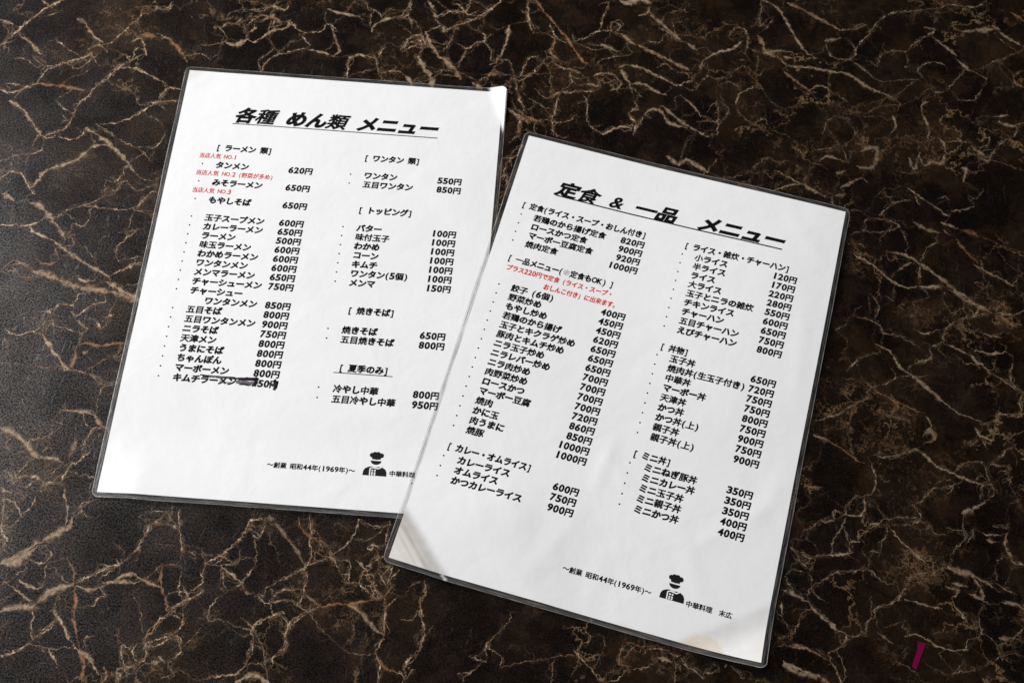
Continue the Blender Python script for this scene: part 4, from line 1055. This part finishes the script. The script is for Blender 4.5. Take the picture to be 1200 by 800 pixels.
class TextBlock:
    """lines of print on one sheet, in sheet millimetres (u right, v down)"""
    def __init__(s): s.V = []; s.F = []
    def line(s, txt, u, v, em, bold=.043, x1=None, shear=.08, dig=None, digbold=None, align='L', hscale=1.0):
        dig = dig or em * .655
        adv = [advance(c, em, dig) for c in txt]; tot = sum(adv)
        fx = (x1 - u) / tot if x1 else 1.0
        if align == 'R': u = u - tot
        x = u
        for c, a in zip(txt, adv):
            if c == '※':                   # reference mark: a saltire with four dots
                cu, q = x + a * .5 * fx, em * .3
                for k in (1, -1): s.poly([(cu - q - .18, v - k * q), (cu - q + .18, v - k * q), (cu + q + .18, v + k * q), (cu + q - .18, v + k * q)])
                for du, dv in ((q, 0), (-q, 0), (0, q), (0, -q)): s.disc(cu + du, v + dv, .38, 8)
            elif c not in ' \u3000':
                isd = c.isdigit()
                size = em * (1.16 if isd else 1.0)
                b = (digbold if digbold is not None else bold) if (isd or c == '円') else bold
                if c in '[]': b = bold * .8
                elif c == '&': b *= .55
                elif 0x4e00 <= ord(c) and c != '円': b *= 1.0 if em > 10 and c in '定一品各' else .66 if em > 10 else .85
                elif 0x3040 <= ord(c) <= 0x30ff: b *= 1.3
                co, fs = glyph(c, b)
                if len(co):
                    lo, hi = co[:, 0].min(), co[:, 0].max()
                    if ord(c) > 127: cx = (co[:, 0] - .5) * size          # full-width cell
                    elif isd:
                        k = min(1.35, (dig * .93 / size) / (hi - lo)) if c != '1' else 1.1
                        cx = (co[:, 0] - (lo + hi) / 2) * size * k
                    else: cx = (co[:, 0] - (lo + hi) / 2) * size * .95
                    cy = (co[:, 1] - (.345 if isd or ord(c) < 128 else .38)) * size * hscale
                    X = x + a * .5 * fx + cx * fx + cy * shear
                    Y = v - cy
                    b0 = len(s.V); s.V += list(zip(X, Y)); s.F += [tuple(i + b0 for i in f) for f in fs]
            x += a * fx
    def quad(s, u0, v0, u1, v1, n=1, slope=0):
        b0 = len(s.V)
        for i in range(n + 1):
            u = u0 + (u1 - u0) * i / n; s.V += [(u, v0 + slope * (u - u0)), (u, v1 + slope * (u - u0))]
        for i in range(n): s.F.append((b0 + 2 * i, b0 + 2 * i + 1, b0 + 2 * i + 3, b0 + 2 * i + 2))
    def disc(s, cu, cv, r, n=12, ry=None):
        b0 = len(s.V); ry = ry or r
        s.V += [(cu + r * math.cos(6.2832 * i / n), cv + ry * math.sin(6.2832 * i / n)) for i in range(n)]
        s.F.append(tuple(range(b0, b0 + n)))
    def poly(s, pts):
        b0 = len(s.V); s.V += list(pts); s.F.append(tuple(range(b0, b0 + len(pts))))

# ------------------------------------------------------------------ a laminated sheet
W, HH = 210.0, 297.0
def past(u, v, p, q):
    """distance in mm beyond the crease p-q, on its right-hand side"""
    dx, dy = q[0] - p[0], q[1] - p[1]; L = math.hypot(dx, dy)
    return ((v - p[1]) * dx - (u - p[0]) * dy) / L
class Sheet:
    def __init__(s, key, pos, th, z0, lift, stain, scuff, haze, label):
        s.key, s.th, s.z0, s.lift, s.stain, s.scuff, s.haze = key, th, z0, lift, stain, scuff, haze
        s.root = bpy.data.objects.new('laminated_menu', None); COL.objects.link(s.root)
        s.root.empty_display_size = .02
        s.root.location = (pos[0], pos[1], 0); s.root.rotation_euler = (0, 0, th)
        s.root['label'] = label; s.root['category'] = 'menu'
    def z(s, u, v):
        wob = mnoise.noise(Vector((u * .016, v * .016, s.z0 * 3 + 1))) * .22 + .22
        return s.z0 + wob + s.lift(u, v)
    def co(s, u, v, dz=0): return (u * MM, -v * MM, (s.z(u, v) + dz) * MM)
    def build_paper(s):
        nu, nv = 106, 150; V = []; A = []; B = []
        for j in range(nv):
            for i in range(nu):
                u, v = W * i / (nu - 1), HH * j / (nv - 1)
                # slightly rounded paper corners
                V.append(s.co(u, v)); A.append(s.stain(u, v)); B.append(s.scuff(u, v))
        Fc = [(j * nu + i, (j + 1) * nu + i, (j + 1) * nu + i + 1, j * nu + i + 1) for j in range(nv - 1) for i in range(nu - 1)]
        # thickness: a skirt round the rim
        rim = [i for i in range(nu)] + [j * nu + nu - 1 for j in range(1, nv)] + [(nv - 1) * nu + i for i in range(nu - 2, -1, -1)] + [j * nu for j in range(nv - 2, 0, -1)]
        b0 = len(V); n = len(rim)
        for dz in (0, .00018):
            for r in rim: x, y, z = V[r]; V.append((x, y, z - dz)); A.append(A[r]); B.append(B[r])
        Fc += [(b0 + k, b0 + (k + 1) % n, b0 + n + (k + 1) % n, b0 + n + k) for k in range(n)]
        o = mesh_obj('paper', V, Fc, M_PAPER, s.root, {'stain': A, 'scuff': B})
    def build_border(s, m=3.0, rad=(4, 5, 4, 4)):
        pts = []
        # outline clockwise from top-left, rounded corners
        cs = [(-m, -m, rad[0], math.pi), (W + m, -m, rad[1], 1.5 * math.pi), (W + m, HH + m, rad[2], 0), (-m, HH + m, rad[3], .5 * math.pi)]
        for k, (cx, cy, r, a0) in enumerate(cs):
            ox = cx + r * (1 if cx < 0 else -1); oy = cy + r * (1 if cy < 0 else -1)
            for i in range(9):
                a = a0 + i / 8 * math.pi / 2
                pts.append((ox + r * math.cos(a), oy + r * math.sin(a)))
            nx = cs[(k + 1) % 4]
            e = (nx[0] + nx[2] * (1 if nx[0] < 0 else -1) if k % 2 == 0 else cx, cy if k % 2 == 0 else nx[1] + nx[2] * (1 if nx[1] < 0 else -1))
            p = pts[-1]; d = math.hypot(e[0] - p[0], e[1] - p[1]); q = int(d / 2)
            for i in range(1, q): pts.append((p[0] + (e[0] - p[0]) * i / q, p[1] + (e[1] - p[1]) * i / q))
        for k, (u, v) in enumerate(pts):     # hand-trimmed outline
            a = mnoise.noise(Vector((u * .03, v * .03, s.z0 * 9))) * .35
            pts[k] = (u + (a if u < 0 or u > W else 0), v + (a if v < 0 or v > HH else 0))
        rows = (0, .03, .1, .3, .55, .8, 1.0)
        V = []; AC = []; AL = []; HZ = []; acc = 0; n = len(pts)
        for k, (u, v) in enumerate(pts):
            if k: acc += math.hypot(u - pts[k - 1][0], v - pts[k - 1][1])
            iu, iv = min(max(u, .15), W - .15), min(max(v, .15), HH - .15)
            # bottom rim vertex first
            x, y, z = s.co(u, v, -.17); V.append((x, y, z)); AC.append(0); AL.append(acc); HZ.append(s.haze(u, v))
            for t in rows:
                uu, vv = u + (iu - u) * t, v + (iv - v) * t
                V.append(s.co(uu, vv, -.02 if t > 0 else -.07)); AC.append(t); AL.append(acc); HZ.append(s.haze(uu, vv))
        R_ = len(rows) + 1; Fc = []
        for k in range(n):
            a, b = k * R_, ((k + 1) % n) * R_
            for t in range(R_ - 1): Fc.append((a + t, a + t + 1, b + t + 1, b + t))
        mesh_obj('clear_border', V, Fc, M_FILM, s.root, {'across': AC, 'along': AL, 'haze': HZ})
    def put(s, name, tb, mat, dz=.07, split=0, label=None, attrs=None, white=None):
        V, Fc = tb.V, tb.F
        if split:
            bm = bmesh.new(); vs = [bm.verts.new((a, b, 0)) for a, b in V]
            for f in Fc:
                try: bm.faces.new([vs[i] for i in f])
                except ValueError: pass
            bmesh.ops.triangulate(bm, faces=bm.faces[:])
            for _ in range(3):
                es = [e for e in bm.edges if e.calc_length() > split]
                if not es: break
                bmesh.ops.subdivide_edges(bm, edges=es, cuts=1)
                bmesh.ops.triangulate(bm, faces=[f for f in bm.faces if len(f.verts) > 3])
            for i, v in enumerate(bm.verts): v.index = i
            V = [(v.co.x, v.co.y) for v in bm.verts]; Fc = [tuple(v.index for v in f.verts) for f in bm.faces]; bm.free()
        # ink faces up: put() keeps every triangle's normal towards +z
        out = []
        for f in Fc:
            ar = sum(V[f[i]][0] * V[f[(i + 1) % len(f)]][1] - V[f[(i + 1) % len(f)]][0] * V[f[i]][1] for i in range(len(f)))
            out.append(f if ar < 0 else f[::-1])
        o = mesh_obj(name, [s.co(a, b, dz) for a, b in V], out, mat, s.root, attrs, smooth=False)
        if label: o['label'] = label
        return o
    def section(s, head, hu, hv, h1, rows, bu, nu, pr, em, v0, dv, underline=None):
        """heading, dish lines, prices and their bullets: rows = (name, price, extra indent) or None"""
        if head:
            t = TextBlock(); t.line(head, hu, hv, em, x1=h1)
            if underline: t.quad(*underline, n=10)
            s.put('section_heading', t, M_BLACK)
        names, prices = TextBlock(), TextBlock()
        for k, r in enumerate(rows):
            if r is None: continue
            nm, p, *ind = r; v = v0 + k * dv; ind = ind[0] if ind else 0
            if not ind: names.disc(bu, v - .1, .52)
            names.line(nm, nu + ind, v, em)
            if p: prices.line(p + '円', pr, v + (dv if False else 0), em * .98, align='R', digbold=.046, dig=em * .65)
        s.put('dish_list', names, M_BLACK); s.put('price_list', prices, M_BLACK)
    def emblem(s, cu, v0, v1):
        """cook in a toque: hat, half face, jacket with buttons"""
        k = (v1 - v0) / 182.0
        f = lambda x, y: (cu + (x - 858) * k, v0 + (y - 40) * k)
        t = TextBlock()
        for x, y, r in ((842, 66, 17), (862, 58, 18), (884, 57, 18), (908, 66, 18), (878, 72, 22)):
            c = f(x - 17, y); t.disc(c[0], c[1], r * k, 18)
        t.poly([f(*p) for p in ((823, 68), (892, 68), (888, 96), (858, 99), (828, 96))])
        t.poly([f(858 - 38 * math.cos(a), 108 + 30 * math.sin(a)) for a in [math.pi * i / 14 for i in range(15)]])
        t.poly([f(*p) for p in ((774, 222), (776, 190), (786, 170), (806, 158), (826, 152), (858, 158), (890, 152), (912, 158), (930, 170), (940, 190), (942, 222))])
        o = s.put('cook_emblem', t, M_BLACK, dz=.07)
        t2 = TextBlock()
        for a, b, c, d in ((822, 160, 827, 222), (827, 160, 862, 165), (905, 150, 880, 166)):
            pass
        def bar(p, q, w_):
            dx, dy = q[0] - p[0], q[1] - p[1]; L = math.hypot(dx, dy); nx, ny = -dy / L * w_, dx / L * w_
            t2.poly([f(p[0] + nx, p[1] + ny), f(q[0] + nx, q[1] + ny), f(q[0] - nx, q[1] - ny), f(p[0] - nx, p[1] - ny)])
        bar((824, 222), (822, 168), 4); bar((822, 168), (842, 160), 4); bar((838, 161), (884, 167), 4.2); bar((880, 168), (908, 148), 4.2)
        for x in (840, 858):
            for y in (182, 200, 214):
                t2.quad(*f(x - 5.5, y - 5.5), *f(x + 5.5, y + 5.5))
        q = s.put('jacket_detail', t2, M_WHITE, dz=.10)
        q.parent = o
    def footer(s, u, v, u1, nu, shop, nv):
        t = TextBlock(); t.line('〜創業 昭和44年(1969年)〜', u, v, 3.9, bold=.034, x1=u1, shear=0, dig=2.6); s.put('founding_line', t, M_BLACK)
        t = TextBlock(); t.line(shop, nu, nv, 3.75, bold=.034, shear=0); s.put('restaurant_name', t, M_BLACK)

# ------------------------------------------------------------------ menu A: noodles
WR_A = (((150, 60), (190, 100), .16, 6), ((185, 40), (200, 120), .14, 7), ((120, 245), (175, 235), .16, 7), ((60, 240), (110, 285), .14, 8), ((15, 150), (40, 260), .12, 9), ((2, 14), (16, 1), .25, 4))
WR_B = (((104, 190), (100, 226), .28, 4), ((100, 200), (118, 216), .2, 4), ((205, 200), (160, 245), .24, 5), ((208, 180), (190, 225), .22, 6), ((150, 230), (175, 275), .2, 6),
        ((95, 240), (75, 290), .24, 6), ((120, 250), (112, 292), .2, 7), ((60, 20), (110, 45), .2, 8), ((175, 10), (205, 45), .22, 6), ((196, 70), (202, 140), .22, 5),
        ((40, 225), (70, 262), .18, 7), ((150, 60), (110, 100), .14, 8))
def ridge(u, v, p, q, amp, wd):
    """a soft wrinkle running from p to q"""
    dx, dy = q[0] - p[0], q[1] - p[1]; L = math.hypot(dx, dy)
    t = ((u - p[0]) * dx + (v - p[1]) * dy) / L / L; d = ((u - p[0]) * dy - (v - p[1]) * dx) / L
    return amp * math.exp(-(d / wd) ** 2) * sstep(-.15, .25, t) * sstep(1.15, .75, t)
def lift_a(u, v):
    z = 2.4 * sstep(255, 300, v) * sstep(-5, 25, u)                                   # bottom edge stands off the table
    z += .7 * sstep(60, -3, u) * sstep(150, 250, v)
    d = past(u, v, (211, 31), (198.5, -5))                        # dog-eared top right corner
    z += .045 * max(0, d + 1) ** 2 if d < 3 else .72 + .36 * (d - 3)
    for p, q, a, w_ in WR_A: z += ridge(u, v, p, q, a, w_)
    return z
def haze_a(u, v):
    d = past(u, v, (211, 31), (198.5, -5)); return .9 * sstep(-.5, 1.5, d) if u > 190 and v < 40 and u < 212.4 else .20 * sstep(297, 298.5, v) + .13 * sstep(0, -1.5, u)
def stain_a(u, v): return .25 * sstep(14, 2, math.hypot(u, v))
def scuff_a(u, v): return .25 * sstep(16, 9, u + v)
A = Sheet('A', (PA[0], PA[1]), PA[2], .28, lift_a, stain_a, scuff_a, haze_a,
          'laminated noodle menu lying underneath, its bottom dish crossed out in black marker')
A.build_paper(); A.build_border()
t = TextBlock(); t.line('各種 めん類 メニュー', 36.8, 33.2, 13.4, bold=.041, x1=170.4, shear=.33, hscale=.93)
A.put('title', t, M_BLACK, dz=.09, split=4)
t = TextBlock(); t.quad(35.2, 39.9, 169.8, 40.5, n=60); A.put('title_underline', t, M_BLACK, dz=.07)
rows = [('タンメン', '620'), ('みそラーメン', '650'), ('もやしそば', '650')]
A.section('[ ラーメン 類]', 28.1, 59.6, 64, rows, 21, 29.6, 92.3, 5.38, 72.9, 13.25)
for txt, v, x1 in (('当店人気 NO.1', 66.3, 42.4), ('当店人気 NO.2 (野菜が多め)', 79.4, 67.6), ('当店人気 NO.3', 92.6, 42.8)):
    t = TextBlock(); t.line(txt, 18, v, 4.1, bold=.02, x1=x1); A.put('popularity_note', t, M_RED)
rows = [('玉子スープメン', '600'), ('カレーラーメン', '650'), ('ラーメン', '500'), ('味玉ラーメン', '600'), ('わかめラーメン', '600'),
        ('ワンタンメン', '600'), ('メンマラーメン', '650'), ('チャーシューメン', '750'), ('チャーシュー', None), ('ワンタンメン', '850', 9.8),
        ('五目そば', '800'), ('五目ワンタンメン', '900'), ('ニラそば', '750'), ('天津メン', '800'), ('うまにそば', '800'), ('ちゃんぽん', '800'),
        ('マーボーメン', '800'), ('キムチラーメン', '750')]
A.section(None, 0, 0, 0, rows, 20.9, 29.4, 92, 5.38, 112.4, 6.503)
A.section('[ ワンタン 類]', 124.2, 59.4, 160, [('ワンタン', '550'), ('五目ワンタン', '850')], 116.6, 125.3, 188.4, 5.38, 72.8, 6.8)
A.section('[ トッピング]', 125, 98.8, 159, [('バター', '100'), ('味付玉子', '100'), ('わかめ', '100'), ('コーン', '100'), ('キムチ', '100'), ('ワンタン(5個)', '100'), ('メンマ', '150')],
          116.6, 125.2, 188.2, 5.38, 112.1, 6.52)
A.section('[ 焼きそば]', 127, 170.3, 155.3, [('焼きそば', '650'), ('五目焼きそば', '800')], 116.4, 124.9, 187.8, 5.38, 183.8, 6.5)
A.section('[ 夏季のみ]', 126.4, 209, 155.8, [('冷やし中華', '800'), ('五目冷やし中華', '950')], 115.9, 124.5, 187.5, 5.38, 222.8, 6.6, underline=(123.4, 212.2, 158.7, 212.7))
A.emblem(154.95, 260.6, 275.5)
A.footer(93, 273.3, 143.6, 163.2, '中華料理', 273.3)
t = TextBlock(); t.disc(176.9, 278.5, .45); A.put('ink_dot', t, M_BLACK)
def marker_stroke(sh):
    vs = Strip()
    def seg(P, w_, tone, st): vs.add(resample(P, .5), w_, tone, st)
    seg([(45, 220.2), (55, 220.4), (66, 220.3)], 1.1, 0, .95)
    seg([(50, 221.2), (60, 221.2), (68, 221)], .9, .1, .8)
    seg([(65, 221), (68, 220.8), (72, 220.5), (80, 220.2)], 2.0, 0, 1); seg([(68, 221.6), (73, 221.2), (79, 221)], 1.8, .1, .9)
    seg([(67, 222.8), (70, 223.3), (74, 223), (78, 223.4)], 3.2, .9, .7); seg([(69, 224.5), (72, 224.2), (75, 225)], 1.4, .6, .6)
    seg([(70, 224.2), (76, 224.4)], 1.5, .3, .8)
    seg([(57, 223.2), (60, 224.2), (64, 223.6)], 1.8, 1, .4)
    seg([(77.6, 219.4), (78.6, 222), (78, 225.1)], 2.6, 0, 1)
    seg([(89.2, 219.9), (90.6, 222), (90.6, 223.8), (89.9, 226.6)], 2.4, 0, 1)
    seg([(86.2, 222.5), (88.6, 223.5), (89.8, 224)], 2.6, .5, .8)
    V = [sh.co(x, y, .11 + z * .006) for x, y, z in vs.V]
    Fc = [f[::-1] for f in vs.F]
    o = mesh_obj('marker_strike', V, Fc, M_MARKER, sh.root, {'vein': vs.a, 'tone': vs.t, 'strength': vs.st}, smooth=False)
    o['label'] = 'smeared black marker line crossing out the last noodle dish'
marker_stroke(A)

# ------------------------------------------------------------------ menu B: set meals
def lift_b(u, v):
    # rides over the other sheet
    x = PB[0] / MM + math.cos(PB[2]) * u + math.sin(PB[2]) * v - PA[0] / MM; y = PB[1] / MM + math.sin(PB[2]) * u - math.cos(PB[2]) * v - PA[1] / MM
    ua = x * math.cos(PA[2]) + y * math.sin(PA[2]); va = x * math.sin(PA[2]) - y * math.cos(PA[2])
    out_ = max(ua - 213.5, va - 300.5, 0)
    za = A.z(min(ua, 213), min(max(va, 60), 300)) if ua > 100 else 0
    over = (za + .45) * sstep(80, 0, out_) * sstep(20, 45, va)
    z = over
    z += 3.7 * sstep(70, 200, u) * sstep(205, 75, v) * (.75 + .25 * sstep(-3, 45, v))  # sheet bows up on its right side
    d = past(u, v, (213, 262), (158, 304))
    if d < 0: z += d * d / 120.
    d = past(u, v, (1, 270), (33, 299.5))
    e = max(0., d)
    for p, q, a, w_ in WR_B: z += ridge(u, v, p, q, a, w_)
    z += .17 * e + .12 * math.sin(min(e, 14) * 1.1) * sstep(0, 3, e)
    return z
def haze_b(u, v):
    base = .20 * sstep(297, 298.5, v) + .10 * sstep(0, -1.5, u) * sstep(60, 250, v)
    return base if not (20 < u < 40 and v > 296) else base + .75 * sstep(1.2, .3, abs(past(u, v, (36, 302), (26, 293)))) * (1 if 20 < u < 40 and v > 296 else 0)
def stain_b(u, v):
    r = math.hypot((u - 179) / 1.15, v - 299); s_ = .75 * sstep(10.5, 9, r) * (.75 + .25 * sstep(6, 9.5, r))
    s_ = max(s_, .35 * sstep(26, 3, math.hypot(u - 210, v - 297)) * (.4 + .6 * sstep(200, 209, u)))
    s_ = max(s_, .3 * sstep(3, 0, 297 - v) * sstep(40, 80, u) * (mnoise.noise(Vector((u * .08, 3, 1))) + .4))
    d = past(u, v, (1, 270), (33, 299.5)); s_ = max(s_, .34 * sstep(-2, 6, d) * (1 if u < 45 and v > 260 else 0))
    return s_
def scuff_shade_b(u, v):
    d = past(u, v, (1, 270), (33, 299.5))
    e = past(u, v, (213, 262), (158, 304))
    if u > 120 and v > 220: return .55 * sstep(4, -2, e) * sstep(-15, -3, e) + .14 * sstep(-4, -20, e) * (.5 + .5 * math.sin(e * 1.1 + u * .2))  # grey arc: shade of the curl painted into the paper; streaks beyond are scuff
    if u > 60 or v < 240: return 0
    k = .95 * sstep(-5, 1, d) * sstep(10, 2, d) + .7 * max(0, math.sin(d * 1.5 + .8 * math.sin(u * .3))) * sstep(1, 4, d) * sstep(15, 9, d)
    return k
B = Sheet('B', (PB[0], PB[1]), PB[2], .34, lift_b, stain_b, scuff_shade_b, haze_b,
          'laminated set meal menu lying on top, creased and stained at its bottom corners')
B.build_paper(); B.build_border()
t = TextBlock(); t.line('定食 & 一品\u3000メニュー', 28.6, 33.5, 13.6, bold=.044, x1=177, shear=.33, hscale=.88)
B.put('title', t, M_BLACK, dz=.09, split=4)
t = TextBlock(); t.quad(28.8, 38.9, 175.5, 39.8, n=60); B.put('title_underline', t, M_BLACK, dz=.07)
B.section('[ 定食(ライス・スープ・おしん付き]', 9.9, 52.2, 91, [('若鶏のから揚げ定食', None), ('ロースかつ定食', None), ('マーボー豆腐定食', None), ('焼肉定食', None)], 11, 19.3, 91.6, 5.27, 59.7, 6.65)
t = TextBlock()
for k, p in enumerate(('820', '900', '920', '1000')): t.line(p + '円', 91.6, 59.4 + 6.45 * k, 5.16, align='R', digbold=.046, dig=3.43)
B.put('price_list', t, M_BLACK)
t = TextBlock(); t.line('[ 一品メニュー(※定食もOK) ]', 11.7, 92.2, 5.27, x1=79.4); B.put('section_heading', t, M_BLACK)
t = TextBlock(); t.line('プラス220円で定食 (ライス・スープ・', 12.4, 99, 4.3, bold=.03, x1=81, digbold=.03); t.line('おしんこ付き) に出来ます。', 38, 105.8, 4.3, bold=.03, x1=86)
B.put('set_meal_note', t, M_RED)
rows = [('餃子 (6個)', '400'), ('野菜炒め', '450'), ('もやし炒め', '450'), ('若鶏のから揚げ', '620'), ('玉子とキクラゲ炒め', '650'), ('豚肉とキムチ炒め', '650'),
        ('ニラ玉子炒め', '650'), ('ニラレバー炒め', '700'), ('ニラ肉炒め', '700'), ('肉野菜炒め', '700'), ('ロースかつ', '700'), ('マーボー豆腐', '720'),
        ('焼肉', '860'), ('かに玉', '850'), ('肉うまに', '1000'), ('焼豚', '1000')]
B.section(None, 0, 0, 0, rows, 11.2, 19.2, 91.7, 5.27, 112.3, 6.515)
B.section('[ カレー・オムライス]', 11.6, 222.7, 61.8, [('カレーライス', '600'), ('オムライス', '750'), ('かつカレーライス', '900')], 11.1, 19.5, 92, 5.27, 229.5, 6.5)
rows = [('小ライス', '120'), ('半ライス', '170'), ('ライス', '220'), ('大ライス', '280'), ('玉子とニラの雑炊', '550'), ('チキンライス', '600'), ('チャーハン', '650'), ('五目チャーハン', '750'), ('えびチャーハン', '800')]
B.section('[ ライス・雑炊・チャーハン]', 116.2, 52.3, 182.5, rows, 115.8, 123.9, 188.5, 5.27, 59.2, 6.55)
rows = [('玉子丼', '650'), ('焼肉丼(生玉子付き)', '720'), ('中華丼', '750'), ('マーボー丼', '750'), ('天津丼', '800'), ('かつ丼', '750'), ('かつ丼(上)', '900'), ('親子丼', '750'), ('親子丼(上)', '900')]
B.section('[ 丼物]', 116.8, 125.2, 133.8, rows, 115.9, 123.8, 188.7, 5.27, 131.6, 6.53)
rows = [('ミニねぎ豚丼', '350'), ('ミニカレー丼', '350'), ('ミニ玉子丼', '350'), ('ミニ親子丼', '400'), ('ミニかつ丼', '400')]
B.section('[ ミニ丼]', 116.6, 196.8, 138.8, rows, 115.9, 124.3, 188.8, 5.27, 203.4, 6.53)
B.emblem(156.45, 260.6, 275.6)
B.footer(94, 274.5, 144.8, 164.5, '中華料理\u3000末広', 274.9)

# ------------------------------------------------------------------ small magenta strip
def scrap():
    c = [SCRAP0, SCRAP1, SCRAP2, SCRAP3]      # corners on the table, mm
    V = []; DU = []; DV = []; nu, nv = 4, 14
    for zz in (.00022, .00030):
        for j in range(nv + 1):
            for i in range(nu + 1):
                a, b = i / nu, j / nv
                x = (c[0][0] * (1 - a) + c[1][0] * a) * (1 - b) + (c[3][0] * (1 - a) + c[2][0] * a) * b
                y = (c[0][1] * (1 - a) + c[1][1] * a) * (1 - b) + (c[3][1] * (1 - a) + c[2][1] * a) * b
                V.append((x * MM, y * MM, zz)); DU.append(a * 3); DV.append(b * 12)
    n = (nu + 1) * (nv + 1); Fc = []
    for j in range(nv):
        for i in range(nu):
            k = j * (nu + 1) + i
            Fc.append((n + k, n + k + nu + 1, n + k + nu + 2, n + k + 1)); Fc.append((k, k + 1, k + nu + 2, k + nu + 1))
    rim = [i for i in range(nu + 1)] + [j * (nu + 1) + nu for j in range(1, nv + 1)] + [nv * (nu + 1) + i for i in range(nu - 1, -1, -1)] + [j * (nu + 1) for j in range(nv - 1, 0, -1)]
    for k in range(len(rim)):
        a, b = rim[k], rim[(k + 1) % len(rim)]; Fc.append((a, b, b + n, a + n))
    o = mesh_obj('paper_strip', V, Fc, M_SCRAP, None, {'du': DU, 'dv': DV}, smooth=False)
    o['label'] = 'tiny magenta strip with a dotted print on the dark marble'; o['category'] = 'paper strip'
scrap()
bpy.data.objects.remove(_fo)
